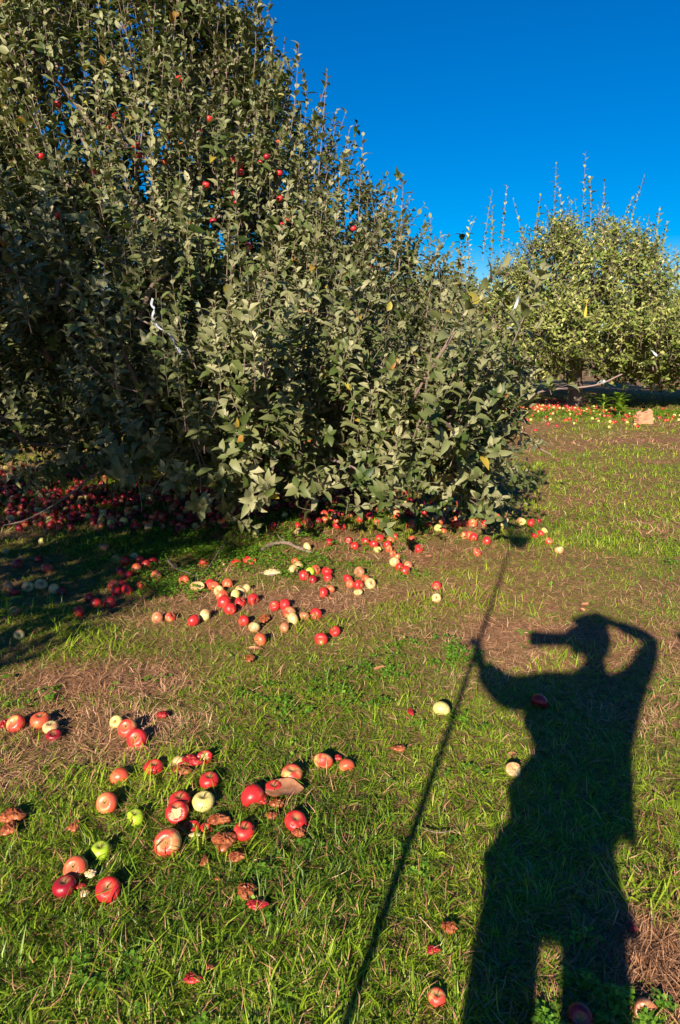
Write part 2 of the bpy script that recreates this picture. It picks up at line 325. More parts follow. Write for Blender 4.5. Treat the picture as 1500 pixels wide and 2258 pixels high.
# ------------------------------------------------------------------ trees
def leaf_mesh(buf, Pp, d, n, L, W, curl, fold, T, lo=False):
    s = np.cross(d, n); N = len(Pp)
    ts = [0, .5, 1.] if lo else [0, .3, .68, 1.]; ws = [.10, 1, .06] if lo else [.10, .92, .80, .05]
    rows = []
    for tt, ww in zip(ts, ws):
        c = Pp+d*(L*tt*(1-.12*tt))[:, None]-n*(curl*L*tt*tt)[:, None]; hw = (W*.5*ww)[:, None]; up = n*(fold[:, None]*hw)
        rows += [c-s*hw+up, c, c+s*hw+up]
    V = np.stack(rows, 1); k = len(ts)*3; i = np.arange(N)[:, None]*k; F = []
    for r in range(len(ts)-1):
        for c in range(2): F.append(i+np.array([r*3+c, r*3+c+1, r*3+c+4, r*3+c+3]))
    buf.add(V, np.concatenate(F, 0), np.repeat(T, k))
def grow_shoots(lb, bb, S, D, Ln, nl, lsize, tint0=.5, lo=False, twig=True, tintbase=None):
    """S starts, D directions, Ln lengths: each an upward bending twig with alternate leaves"""
    N = len(S); u, v = perp(D); up = np.array([0, 0, 1.])
    bendv = (u*rng.normal(0, .18, (N, 1))+v*rng.normal(0, .18, (N, 1))+up*.22)
    def pos(tt): return S+D*(Ln*tt)[:, None]+bendv*(Ln*tt*tt)[:, None]
    def tang(tt): return nrm(D+bendv*(2*tt)[:, None])
    ph0 = rng.random(N)*2*PI; tb = np.clip(rng.normal(tint0, .12, N), 0, 1)
    for k in range(nl):
        tt = np.clip((k+.7+rng.random(N)*.5)/(nl+.3), 0, 1)*.92+.08; a = tang(tt); pu, pv = perp(a); ph = ph0+k*2.4+rng.normal(0, .3, N)
        e = pu*np.cos(ph)[:, None]+pv*np.sin(ph)[:, None]; ang = 1.15-.65*tt+rng.normal(0, .16, N)
        d = nrm(a*np.cos(ang)[:, None]+e*np.sin(ang)[:, None]+up*.15); n = nrm(a-d*np.sum(a*d, -1, keepdims=True)+e*.05); n = nrm(n-d*np.sum(n*d, -1, keepdims=True))
        sz = lsize*(1.1-.45*tt**3)*(.6+.65*rng.random(N)); keep = rng.random(N) < .93
        leaf_mesh(lb, pos(tt)[keep], d[keep], n[keep], sz[keep], (sz*(.47+.15*rng.random(N)))[keep], rng.uniform(.1, .85, N)[keep], rng.uniform(.15, .6, N)[keep],
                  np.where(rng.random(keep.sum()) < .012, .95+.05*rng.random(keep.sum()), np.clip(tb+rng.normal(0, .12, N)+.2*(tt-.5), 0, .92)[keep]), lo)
    if twig:
        ks = np.array([0, .35, .7, 1.0]); sd = 3; pts = np.stack([pos(np.full(N, q)) for q in ks], 1)
        r = (.0018+.0022*Ln)[:, None]*np.array([1.5, 1.1, .8, .4])[None]*(1.0 if not lo else 1.6)
        tg = nrm(np.gradient(pts, axis=1)); pu, pv = perp(tg)
        R = np.stack([pts+r[..., None]*(math.cos(q)*pu+math.sin(q)*pv) for q in (0, 2.094, 4.189)], 2)  # N,4,3,3
        V = R.reshape(N, 12, 3); i = np.arange(N)[:, None]*12; F = []
        for a_ in range(3):
            for j in range(sd): F.append(i+np.array([a_*3+j, a_*3+(j+1) % 3, (a_+1)*3+(j+1) % 3, (a_+1)*3+j]))
        bb.add(V, np.concatenate(F, 0), np.repeat(.3+.4*rng.random(N), 12))
def crown_points(n, c, prof, shell=.55, leanf=None):
    """points inside the crown: c axis, prof list of (z, r)"""
    zs = np.array([p[0] for p in prof]); rs = np.array([p[1] for p in prof]); out = []
    z = rng.uniform(zs[0], zs[-1], n*6); r = np.interp(z, zs, rs); th = rng.random(n*6)*2*PI
    keep = rng.random(n*6) < (r/rs.max()); z = z[keep]; r = r[keep]; th = th[keep]
    lump = 1+.22*(vnoise(th*2.2+20, z*1.3+5, 21)-.5)*2*.8
    q = np.sqrt(rng.uniform(shell**2, 1, len(z)))*r*lump
    return np.stack([c[0]+q*np.cos(th)+(leanf(z) if leanf else 0), c[1]+q*np.sin(th), z], -1)[:n]
def skeleton(bb, base, pts, trunk_top, r0, lean=(0, 0)):
    """branches joining every cluster point to the nearest wood that is closer to the trunk"""
    base = np.array(base, float); nodes = []; rad = []
    tp = [base+np.array([lean[0]*k/6+.04*math.sin(k*1.7), lean[1]*k/6+.03*math.cos(k*2.1), trunk_top*k/6]) for k in range(7)]
    tb = Buf(); tube(tb, [tp[0]-np.array([0, 0, .1])]+tp, [r0*1.5, r0*1.25, r0*1.05, r0, r0*.95, r0*.9, r0*.8, r0*.5], 10, .3, .15)
    nodes = [tp[k] for k in (2, 3, 4, 5, 6)]; dist = [0.5*trunk_top]*5; D0 = np.linalg.norm(pts-np.array(tp[4]), axis=1); order = np.argsort(D0)
    for i in order:
        p = pts[i]; A = np.array(nodes); dd = np.linalg.norm(A-p, axis=1)+np.linalg.norm(A-np.array(tp[4]), axis=1)*.55+np.maximum(0, A[:, 2]-p[2])*.5
        j = int(np.argmin(dd)); a = A[j]; L = np.linalg.norm(p-a)
        mid = .5*(a+p)+np.array([0, 0, .12*L*(1 if p[2] > 1 else .6)])+rng.normal(0, .05*L, 3)
        rr = max(.006, .035*math.exp(-D0[i]/2.0)+.006)*r0/.11
        sp = spline([a, mid, p], 4); tube(bb, sp, np.linspace(rr*1.5, rr*.7, len(sp)), 5, .35+.3*rng.random(), .2)
        nodes += [np.array(sp[4]), p]
    return tb
def tree(name, label, base, prof, ncl, nsh, nl, lsize, r0, trunk_top, extra=None, leafm='leaf', tint0=.5, lo=False, sprouts=(), shell=.5, upb=.8, llen=(.25, .6), twigs=(), lean=(0, 0), sparse_top=None, group=None, cat='apple tree', spur=True, leanf=None):
    root = empty(name, (base[0], base[1], 0)); tag(root, label, cat, group)
    off = np.array([base[0], base[1], 0.]); c = (base[0]+lean[0], base[1]+lean[1])
    pts = crown_points(ncl, c, prof, shell=shell, leanf=leanf)
    if sparse_top: pts = pts[(pts[:, 2] < sparse_top[0]) | (rng.random(len(pts)) < sparse_top[1])]
    if extra is not None:
        ex = [np.array(tuple(q[0]))+rng.normal(0, 1, (q[2], 3))*np.array(q[1]) for q in extra]; pts = np.concatenate([pts]+ex); pts = pts[pts[:, 2] > .15]
    bb = Buf(); lb = Buf(); tb = skeleton(bb, (base[0], base[1], 0), pts, trunk_top, r0, lean)
    S = np.repeat(pts, nsh, 0); S = S+rng.normal(0, .13, S.shape); cc = np.array([c[0], c[1], 2.0]); outw = S-cc; outw[:, 2] *= .35; outw = nrm(outw)
    low = np.clip((.9-S[:, 2])/.6, 0, 1)[:, None]
    D = nrm(outw*(.5+.5*low)+np.array([0, 0, 1.])*(upb*(1-low)-.25*low)+rng.normal(0, .28, S.shape)); Ln = rng.uniform(llen[0], llen[1], len(S))
    S[:, 2] = np.maximum(S[:, 2], .42)
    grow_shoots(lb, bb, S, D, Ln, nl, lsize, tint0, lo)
    if spur:   # short leafy spurs inside the crown, tinted darker as painted inner shade
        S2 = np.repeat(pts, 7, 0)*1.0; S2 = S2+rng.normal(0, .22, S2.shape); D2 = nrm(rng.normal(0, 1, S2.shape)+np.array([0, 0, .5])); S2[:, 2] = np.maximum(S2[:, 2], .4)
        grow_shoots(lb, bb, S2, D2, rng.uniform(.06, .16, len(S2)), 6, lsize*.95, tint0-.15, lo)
    for (p, dv, L, n_, *big) in sprouts:
        p = np.array([tuple(p)]); dv = nrm(np.array([tuple(dv)])+rng.normal(0, .03, 3)); grow_shoots(lb, bb, p, dv, np.array([L]), n_, lsize*(1.45 if lo else (big[0] if big else 1.0)), tint0+.15, lo)
    for path, r in twigs:
        sp = spline(path, 5); tube(bb, sp, np.linspace(r, r*.45, len(sp)), 6, .75, .1)
    for B_, nm, mt in ((tb, 'trunk', 'bark'), (bb, 'branches', 'bark'), (lb, 'foliage', leafm)):
        me = B_.mesh(nm, M[mt]); n = len(me.vertices); a = np.empty(n*3, np.float32); me.vertices.foreach_get('co', a); a = a.reshape(-1, 3)-off; me.vertices.foreach_set('co', a.astype(np.float32).ravel())
        link(nm, me, root)
    return root
PROF1 = [(.45, 2.6), (.8, 3.4), (1.3, 3.15), (2.1, 2.75), (2.85, 2.35), (3.9, 1.9), (4.6, 1.7), (5.4, 1.2), (6.1, .5)]
LEANX = lambda z: -.75*np.clip((z-1.6)/2.4, 0, 1.2)
C1 = (-1.65, 8.3)
ex1 = [((.75, 4.85, 1.1), (.24, .28, .18), 9), ((.15, 5.0, 1.05), (.45, .3, .25), 16), ((-.7, 5.0, 1.0), (.5, .3, .25), 14), ((.85, 5.7, .9), (.14, .35, .2), 12), ((.9, 5.3, 1.05), (.15, .25, .14), 4),
       ((-1.6, 5.0, 1.4), (.4, .3, .35), 8), (tuple(P(700, 960, 5.8)), (.5, .3, .15), 6), (tuple(P(560, 1010, 5.6)), (.3, .25, .12), 3), (tuple(P(1000, 980, 5.6)), (.15, .2, .12), 3)]
def shoot(px0, py0, px1, py1, y, L=None, n=14, big=1.0):
    a = P(px0, py0, y); c = P(px1, py1, y-.05); return (a, (c-a), (c-a).length*(L or .82), n, big)
sp1 = [shoot(985, 760, 1062, 565, 4.1, n=18, big=1.35), shoot(1130, 760, 1240, 555, 4.2, n=18, big=1.35), shoot(720, 700, 800, 575, 4.4, n=11), shoot(940, 700, 968, 510, 6.5, n=14), shoot(975, 700, 985, 515, 6.6, n=13),
       shoot(560, 160, 590, 0, 6.6), shoot(640, 300, 685, 120, 6.5), shoot(700, 420, 712, 150, 6.5, n=16), shoot(745, 430, 760, 280, 6.4), shoot(790, 480, 798, 300, 6.4), shoot(830, 560, 838, 400, 6.2), shoot(880, 600, 892, 400, 6.0, n=15),
       shoot(860, 560, 862, 420, 6.2), shoot(330, 500, 345, 330, 5.6, n=15), shoot(395, 560, 400, 340, 5.5, n=16), shoot(345, 660, 330, 580, 4.8), shoot(230, 640, 110, 580, 4.8, n=9), shoot(590, 640, 600, 500, 5.2), shoot(500, 620, 520, 470, 5.2), shoot(1085, 900, 1105, 1100, 5.65, n=12), shoot(1070, 980, 1080, 1060, 5.6, n=8),
       shoot(1140, 955, 1215, 1003, 5.6, n=6), shoot(1170, 870, 1330, 845, 5.1, n=3), shoot(570, 1000, 620, 1110, 5.5, n=9), shoot(440, 1080, 600, 1090, 5.6, n=10), shoot(760, 980, 830, 1060, 5.6, n=10), shoot(890, 950, 900, 1060, 5.6, n=10), shoot(600, 1010, 600, 1100, 5.6, n=9), shoot(610, 1000, 560, 1090, 5.5, n=9), shoot(700, 990, 720, 1080, 5.6, n=9), shoot(480, 1020, 500, 1120, 5.6, n=9), shoot(1110, 960, 1140, 1040, 5.6, n=7), shoot(960, 980, 1010, 1060, 5.6, n=8), shoot(200, 1060, 260, 1130, 5.8, n=8), shoot(150, 1100, 60, 1110, 5.9, n=8), shoot(330, 1060, 340, 1150, 5.7, n=8),
       shoot(240, 80, 250, -20, 6.8), shoot(90, 300, 40, 260, 6.2), shoot(60, 200, 30, 60, 6.4), shoot(440, 60, 470, -40, 6.8)]
# further shoots that break the outline
for i in range(46):
    tt = random.random(); z = 1.9+3.9*tt; r = np.interp(z, [p[0] for p in PROF1], [p[1] for p in PROF1])*.92; a = random.uniform(-2.7, -1.0)
    p = Vector((C1[0]+float(LEANX(z))+r*math.cos(a), C1[1]+r*math.sin(a), z)); sp1.append((p, Vector((.45*math.cos(a), .45*math.sin(a), .9)), random.uniform(.55, .95), 17))
tw1 = [([P(1020, 935, 5.3), P(1050, 905, 5.2), P(1160, 882, 5.1), P(1200, 862, 5.1), P(1310, 850, 5.1), P(1372, 825, 5.1)], .011),
       ([P(900, 915, 5.6), P(1050, 936, 5.6), P(1150, 952, 5.6), P(1185, 985, 5.6), P(1217, 1003, 5.6)], .010),
       ([P(1020, 700, 4.3), P(985, 760, 4.4), P(940, 830, 4.6), P(900, 900, 4.9), P(870, 930, 5.6), P(700, 900, 7)], .013),
       ([P(405, 830, 5.1), P(408, 900, 5.1), P(410, 930, 5.1), P(425, 975, 5.1), P(440, 1020, 5.1), P(443, 1085, 5.1)], .009),
       ([P(410, 930, 5.1), P(435, 985, 5.1), P(458, 1040, 5.1)], .006), ([P(408, 935, 5.1), P(385, 1000, 5.1), P(335, 1085, 5.1)], .007), ([P(370, 935, 5.2), P(410, 915, 5.1), P(480, 870, 5.4)], .008),
       ([P(260, 1020, 5.8), P(205, 1050, 5.8), P(140, 1100, 5.8), P(60, 1145, 5.8), P(0, 1160, 5.8)], .011), ([P(290, 1025, 5.6), P(305, 1060, 5.6), P(312, 1110, 5.6), P(313, 1130, 5.6)], .007),
       ([P(300, 700, 4.9), P(360, 730, 4.9), P(420, 770, 5.0), P(500, 800, 5.4)], .008), ([P(200, 810, 5.0), P(260, 850, 5.0), P(360, 875, 5.1), P(440, 880, 5.5)], .008)]
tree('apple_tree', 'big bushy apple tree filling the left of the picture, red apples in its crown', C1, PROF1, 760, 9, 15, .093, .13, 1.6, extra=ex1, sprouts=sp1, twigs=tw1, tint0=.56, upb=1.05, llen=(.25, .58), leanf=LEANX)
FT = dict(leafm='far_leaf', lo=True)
sprA = [(P(x, y+135, 20), Vector((.04*random.uniform(-1, 1), 0, 1)), (135+e*.3)/1505*20*.8, 24) for x, y, e in ((1217, 385, 20), (1285, 372, 35), (1300, 400, 0), (1325, 415, 0), (1380, 410, 10), (1105, 425, 0), (1065, 440, 0), (1010, 485, 0), (1175, 440, 0), (1245, 430, 0), (1345, 455, 0), (1155, 450, 0), (1085, 470, 0), (1035, 500, 0))]
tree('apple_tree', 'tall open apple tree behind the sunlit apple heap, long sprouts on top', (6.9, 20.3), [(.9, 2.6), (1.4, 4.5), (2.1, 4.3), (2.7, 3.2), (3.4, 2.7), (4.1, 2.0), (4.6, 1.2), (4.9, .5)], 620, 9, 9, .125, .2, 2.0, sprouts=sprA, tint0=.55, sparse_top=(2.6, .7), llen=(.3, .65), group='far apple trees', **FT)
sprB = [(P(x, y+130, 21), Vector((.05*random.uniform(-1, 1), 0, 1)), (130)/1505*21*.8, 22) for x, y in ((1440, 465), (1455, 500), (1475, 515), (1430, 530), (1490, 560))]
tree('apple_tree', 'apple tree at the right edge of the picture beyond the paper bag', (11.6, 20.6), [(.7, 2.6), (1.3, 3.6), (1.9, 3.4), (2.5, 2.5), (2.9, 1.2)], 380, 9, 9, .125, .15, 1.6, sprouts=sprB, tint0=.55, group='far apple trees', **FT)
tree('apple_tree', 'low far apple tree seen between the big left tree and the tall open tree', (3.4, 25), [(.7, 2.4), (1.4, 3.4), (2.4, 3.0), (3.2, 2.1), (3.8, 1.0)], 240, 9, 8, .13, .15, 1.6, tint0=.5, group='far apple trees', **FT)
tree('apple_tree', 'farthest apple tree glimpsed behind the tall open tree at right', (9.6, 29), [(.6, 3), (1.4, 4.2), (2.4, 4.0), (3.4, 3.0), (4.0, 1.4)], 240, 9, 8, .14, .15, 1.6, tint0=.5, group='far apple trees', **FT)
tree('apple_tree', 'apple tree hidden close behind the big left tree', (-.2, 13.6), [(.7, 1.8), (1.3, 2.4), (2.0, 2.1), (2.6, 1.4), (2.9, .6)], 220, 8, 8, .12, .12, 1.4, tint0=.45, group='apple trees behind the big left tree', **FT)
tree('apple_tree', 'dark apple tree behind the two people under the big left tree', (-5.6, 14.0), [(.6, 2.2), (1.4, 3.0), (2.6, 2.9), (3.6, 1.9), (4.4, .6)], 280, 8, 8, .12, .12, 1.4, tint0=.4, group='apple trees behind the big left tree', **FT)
tree('apple_tree', 'neighbouring apple tree left of the camera that throws shade over the left grass', (-4.6, .85), [(.4, 1.6), (1.2, 2.2), (2.4, 2.3), (3.5, 2.2), (4.3, 1.7), (4.8, .8)], 300, 9, 9, .10, .12, 1.4, tint0=.5, lo=True, llen=(.2, .5))

# ------------------------------------------------------------------ apples
def apple_verts(nu=28, nv=18, seed=0, flat=.86):
    r = np.random.default_rng(seed); ph = np.linspace(0, 2*PI, nu, endpoint=False); th = np.linspace(.04, PI-.04, nv)
    TH, PH = np.meshgrid(th, ph, indexing='ij'); s = np.sin(TH); c = np.cos(TH)
    lob = 1+.028*np.cos(5*PH+r.random()*6)*np.clip(-c+.2, 0, 1)+.04*np.cos(PH+r.random()*6)+.02*np.cos(2*PH+r.random()*6)
    R = s*(1+.10*c)*lob; Z = flat*c-np.where(c > 0, .40*np.exp(-(s/.34)**2), -.20*np.exp(-(s/.22)**2))+.05*np.cos(PH+r.random()*6)*s
    V = np.stack([R*np.cos(PH), R*np.sin(PH), Z], -1).reshape(-1, 3)
    F = [[i*nu+j, (i+1)*nu+j, (i+1)*nu+(j+1) % nu, i*nu+(j+1) % nu] for i in range(nv-1) for j in range(nu)]
    T = np.clip(1.15-s/.42, 0, 1)*np.where(c > 0, .9, .6)
    return V, np.array(F), T.reshape(-1)
def stem_mesh():
    b_ = Buf(); tube(b_, spline([(0, 0, .42), (.02, .01, .62), (.08, .03, .88), (.16, .05, 1.04)], 3), np.linspace(.05, .035, 10), 6); return b_.mesh('stem', M['stem'])
def calyx_mesh():
    b_ = Buf()
    for k in range(5):
        a = k*2*PI/5; d = np.array([math.cos(a), math.sin(a), 0]); s = np.array([-d[1], d[0], 0]); o = np.array([0, 0, -.64])
        b_.add([o+d*.03-s*.03, o+d*.03+s*.03, o+d*.12+s*.03+[0, 0, -.04], o+d*.16-s*.01+[0, 0, -.10]], [[0, 1, 2, 3]])
    return b_.mesh('calyx', M['stem'])
SH = [apple_verts(seed=k, flat=.80+.04*(k % 4)) for k in range(4)]; STEM = stem_mesh(); CAL = calyx_mesh(); AME = {}
def apple_me(col, k):
    if (col, k) not in AME:
        V, F, T = SH[k]; AME[(col, k)] = quads('apple', V, F, AM[col], T)
    return AME[(col, k)]
NAP = [0]
def numword(i):
    o = 'first second third fourth fifth sixth seventh eighth ninth tenth eleventh twelfth thirteenth fourteenth fifteenth sixteenth seventeenth eighteenth nineteenth twentieth'.split()
    if i < 20: return o[i]
    return {2: 'twenty', 3: 'thirty', 4: 'forty'}[(i+1)//10]+'-'+o[(i+1) % 10-1] if (i+1) % 10 else {3: 'thirtieth', 4: 'fortieth'}[(i+1)//10]
def apple(px, py, dpx, col, label, group, rot=None, world=None, name='apple', lift=0, detail=True, cat='apple'):
    if world is None:
        z = .03
        for _ in range(3):
            g = G(px, py, z); dep = g.y*CP-(g.z-CAM_H)*SP; r = .5*dpx/FPX*dep; r = min(max(r, .018), .045); z = float(gh(g.x, g.y))+r*.62+lift
        loc = G(px, py, z)
    else: loc, r = world
    o = link(name, apple_me(col, random.randrange(4))); o.location = loc; o.scale = (r, r, r)
    o.rotation_euler = rot if rot else (random.uniform(-1.9, 1.9), random.uniform(-1.9, 1.9), random.uniform(0, 6.28))
    tag(o, label, cat, group); NAP[0] += 1
    if detail:
        if random.random() < .75: link('stem', STEM, o)
        link('calyx', CAL, o)
    return o
GRP = 'windfall apples on the ground'
UPR = (-.95, .15, 0); FRONT = (.85, -.1, -.1); UP = (.1, .1, 0); DN = (2.2, .1, .4); TOC = (.75, -.2, 0)
near = [(36, 1595, 40, 'blush', 'green and orange apple at the far left edge, beside a red scrap', FRONT), (90, 1589, 42, 'orange', 'red and tan apple with a pale one at its lower right', UP),
 (112, 1604, 34, 'pale', 'small pale apple squeezed between a red apple and a crushed dark red one', UP), (257, 1593, 30, 'yellow', 'small yellow-green apple at the upper end of a slanting row of three', TOC),
 (282, 1606, 42, 'blush', 'middle apple of the slanting row of three, red below and olive above', TOC), (303, 1629, 45, 'red', 'lowest apple of the slanting row of three, its stem hollow turned to the camera', FRONT),
 (265, 1712, 42, 'orange', 'dull pink apple alone above the grass tuft, left of the bright red one', DN), (340, 1693, 42, 'red', 'bright red apple just left of the small tan apple', UP), (397, 1680, 34, 'pale', 'small tan apple between the bright red apple and the bitten white one', DN),
 (236, 1772, 48, 'orange', 'orange-red apple with its stem hollow towards the camera, left of the green tuft', FRONT), (396, 1768, 48, 'red', 'rosy red apple directly behind the bitten apple', UP), (449, 1768, 49, 'yellow', 'yellow-green apple right beside the bitten apple', UP),
 (557, 1754, 52, 'red', 'large glossy red apple left of the flat brown leaf', DN), (604, 1739, 41, 'red', 'pink-red apple behind the flat brown leaf', UP), (643, 1708, 47, 'blush', 'yellow and red apple above the flat brown leaf', UP),
 (539, 1833, 47, 'red', 'bright red apple beside the brown apple pulp', UP), (371, 1858, 60, 'blush', 'biggest apple of the foreground, cream with a red rim and its hollow facing the camera', FRONT), (222, 1876, 43, 'green', 'only bright lime-green apple in the foreground', UP),
 (168, 1914, 52, 'orange', 'red-brown apple leaning on a dark red one left of the lime-green apple', TOC), (143, 1955, 50, 'dark', 'dark red apple half sunk under the red-brown apple', UP), (238, 1963, 55, 'red', 'rosy apple with a deep dark hollow on top, lowest of the left foreground', (.45, .1, 0)),
 (713, 1679, 43, 'blush', 'pink and cream apple standing alone right of the leaf group', (-.9, .5, 0)), (764, 1688, 35, 'orange', 'small orange-red apple just right of the lone pink and cream apple', DN), (973, 1563, 39, 'yellow', 'waxy yellow apple next to the shadow of the pole', (2.3, .2, 0)),
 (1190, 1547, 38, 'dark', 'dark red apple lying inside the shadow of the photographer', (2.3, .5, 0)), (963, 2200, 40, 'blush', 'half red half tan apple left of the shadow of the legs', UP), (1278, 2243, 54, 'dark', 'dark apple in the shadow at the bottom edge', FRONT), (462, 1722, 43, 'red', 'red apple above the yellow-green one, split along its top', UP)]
for a in near: apple(a[0], a[1], a[2], a[3], a[4], GRP, a[5])
ORD = ['leftmost', 'second', 'third', 'fourth', 'fifth', 'sixth', 'seventh', 'eighth', 'ninth', 'tenth', 'eleventh', 'twelfth', 'thirteenth', 'fourteenth', 'fifteenth', 'sixteenth', 'seventeenth', 'eighteenth', 'nineteenth', 'twentieth']
CW = {'red': 'red', 'dark': 'dark red', 'blush': 'blushed', 'orange': 'orange-red', 'pale': 'pale tan', 'yellow': 'yellowish', 'green': 'green', 'brown': 'browned'}
r_, d_, b_, o_, p_, y_, g_, n_ = 'red', 'dark', 'blush', 'orange', 'pale', 'yellow', 'green', 'brown'
clusters = [
 ('scattered in the shady grass at the far left', [(40, 1245, 24, d_), (85, 1235, 18, d_), (104, 1254, 26, b_), (93, 1194, 18, y_), (14, 1217, 16, p_)]),
 ('lined up behind tall grass at the left edge', [(22, 1295, 24, n_), (33, 1307, 22, d_), (62, 1295, 26, p_), (90, 1290, 28, p_), (120, 1300, 27, p_), (137, 1305, 20, d_), (32, 1350, 26, n_), (42, 1400, 24, p_)]),
 ('in the upper bunch among the shaded clover', [(230, 1207, 24, n_), (256, 1234, 22, p_), (276, 1238, 24, r_), (296, 1230, 22, p_), (310, 1236, 22, r_), (324, 1246, 24, r_), (337, 1238, 22, r_), (302, 1255, 29, o_), (266, 1261, 22, d_), (283, 1270, 23, r_), (345, 1269, 25, o_)]),
 ('in the lower bunch beneath the shaded clover', [(250, 1291, 27, o_), (271, 1289, 23, r_), (257, 1305, 25, r_), (280, 1301, 27, r_), (312, 1291, 22, r_)]),
 ('on the dry grass left of the bare patch', [(197, 1319, 22, d_), (212, 1331, 26, r_), (243, 1330, 27, r_), (174, 1349, 26, r_)]),
 ('in the loose row below the long chain', [(347, 1362, 28, n_), (376, 1361, 24, b_), (428, 1369, 28, r_), (453, 1357, 28, p_)]),
 ('near the forked twig in the clover', [(407, 1281, 28, o_), (450, 1243, 24, r_), (522, 1240, 22, r_), (545, 1236, 20, r_), (494, 1243, 10, p_)]),
 ('in the long chain of touching apples', [(464, 1288, 24, r_), (474, 1295, 26, o_), (484, 1303, 26, p_), (490, 1315, 29, o_), (495, 1328, 32, r_), (509, 1344, 28, r_), (502, 1288, 24, o_), (520, 1312, 26, y_), (530, 1302, 24, p_), (543, 1298, 23, p_), (530, 1328, 25, r_), (558, 1322, 26, r_)]),
 ('in the pair of bunches right of the chain', [(606, 1337, 24, r_), (628, 1334, 27, r_), (638, 1350, 29, b_), (646, 1366, 30, p_), (627, 1384, 27, n_), (672, 1359, 25, n_), (698, 1354, 27, r_)]),
 ('scattered below the bunches, above the long grass', [(537, 1369, 27, r_), (561, 1384, 26, p_), (575, 1410, 30, o_), (708, 1409, 30, r_), (739, 1393, 25, r_)]),
 ('in the bunch right of the broken pale pieces', [(652, 1240, 20, o_), (659, 1248, 22, p_), (647, 1257, 25, p_), (671, 1270, 25, r_), (684, 1262, 22, g_), (696, 1257, 23, o_), (721, 1261, 24, r_), (724, 1274, 20, r_), (690, 1278, 21, d_), (714, 1307, 25, r_), (729, 1300, 21, o_)]),
 ('in the bunch beside the white core', [(767, 1277, 23, r_), (793, 1261, 26, n_), (773, 1288, 20, o_), (790, 1290, 23, r_), (807, 1277, 20, o_), (817, 1287, 26, p_)]),
 ('on bare soil above the shadow hand', [(870, 1240, 24, p_), (881, 1250, 19, r_), (894, 1259, 24, r_), (900, 1247, 20, n_), (963, 1291, 20, r_), (962, 1319, 22, p_)]),
 ('in the red patch right of the clover', [(782, 1204, 19, r_), (806, 1195, 19, r_), (824, 1201, 21, r_), (837, 1189, 22, r_), (855, 1201, 19, r_), (862, 1192, 19, o_), (857, 1210, 18, o_), (872, 1184, 17, r_), (726, 1196, 20, d_), (769, 1193, 18, d_), (866, 1221, 15, o_), (678, 1207, 22, p_)]),
 ('in front of the shade of the big tree', [(743, 1160, 19, r_), (757, 1163, 16, r_), (564, 1178, 27, y_), (659, 1174, 20, p_), (794, 1145, 20, r_), (853, 1158, 17, r_), (858, 1167, 17, o_), (681, 1155, 18, o_), (676, 1148, 19, r_), (665, 1140, 18, r_), (716, 1135, 20, r_), (730, 1131, 17, r_)]),
 ('on the sunny bare strip, left half', [(905, 1162, 23, o_), (909, 1190, 18, o_), (924, 1211, 21, r_), (945, 1159, 19, r_), (962, 1145, 19, p_), (975, 1148, 20, o_), (967, 1165, 18, y_), (979, 1171, 15, o_), (930, 1121, 20, y_), (941, 1117, 18, o_), (1025, 1181, 19, b_), (1036, 1180, 20, o_), (1045, 1185, 20, r_)]),
 ('on the sunny bare strip, right half', [(1005, 1148, 20, o_), (1006, 1157, 23, r_), (1024, 1155, 16, o_), (1042, 1154, 21, o_), (1047, 1143, 18, r_), (1070, 1154, 18, r_), (1084, 1150, 17, n_), (1095, 1141, 18, o_), (1073, 1193, 20, r_), (1052, 1218, 20, b_), (1079, 1120, 20, o_), (986, 1112, 18, o_), (995, 1106, 16, y_), (1010, 1112, 17, o_)]),
 ('at the tip of the pole shadow', [(1115, 1148, 18, p_), (1112, 1160, 18, y_), (1147, 1149, 18, n_), (1153, 1151, 17, y_), (1171, 1154, 20, r_), (1189, 1149, 12, d_), (1178, 1182, 15, r_), (1192, 1177, 17, r_), (1201, 1171, 16, y_), (1210, 1194, 18, b_), (1233, 1213, 21, p_)])]
for desc, L in clusters:
    L = sorted(L); 
    for i, (x, y, d, c) in enumerate(L):
        apple(x, y, d, c, f'{CW[c]} apple, {ORD[i]+" from left" if i else "leftmost"}, {desc}', GRP)
# the drift in the shade of the big tree
placed = [(*G(x, y, .03).xy, .05) for _, L in clusters for x, y, _, _ in L]
cols = [r_, n_, d_, d_, d_, d_, b_, o_, p_, y_, n_, d_, b_, r_]
cand = []; tries = 0
while len(cand) < 760 and tries < 120000:
    tries += 1; px = random.uniform(-20, 1080); py = random.uniform(1015, 1165)
    if px < 500: w_ = math.exp(-((py-1108)/50)**2)
    else: w_ = math.exp(-((py-1100)/36)**2)*(1 if px < 880 else .3)
    g0 = G(px, py); w_ *= float(np.clip(vnoise(np.array([g0.x*2.1+30]), np.array([g0.y*2.1+9]), 41)[0]*2.6-.55, .06, 1))
    if random.random() > w_: continue
    r = random.uniform(.028, .040); g = G(px, py, r*.8)
    if all((g.x-a)**2+(g.y-c)**2 > (.9*(r+q))**2 for a, c, q in placed): placed.append((g.x, g.y, r)); cand.append((g.x, g.y, r))
cand.sort(key=lambda q: q[1]); nind = 300-NAP[0]-8
ind = cand[:nind]; rows_ = {}
for k, (x, y, r) in enumerate(ind): rows_.setdefault((['front', 'middle', 'back'][min(2, k*3//len(ind))], 'left' if x < -1.2 else 'right', random.choice(cols)), []).append((x, y, r))
for (rw, side, c), L in rows_.items():
  for i, (x, y, r) in enumerate(sorted(L)):
    apple(0, 0, 0, c, f'{numword(i)} {CW[c]} apple from the left, {rw} row, {side} half of the shaded drift', 'apples of the crowded drift in the tree shade', world=(Vector((x, y, float(gh(x, y))+r*.8)), r), detail=False)
db = Buf(); Vl, Fl, _ = apple_verts(12, 8, 5)
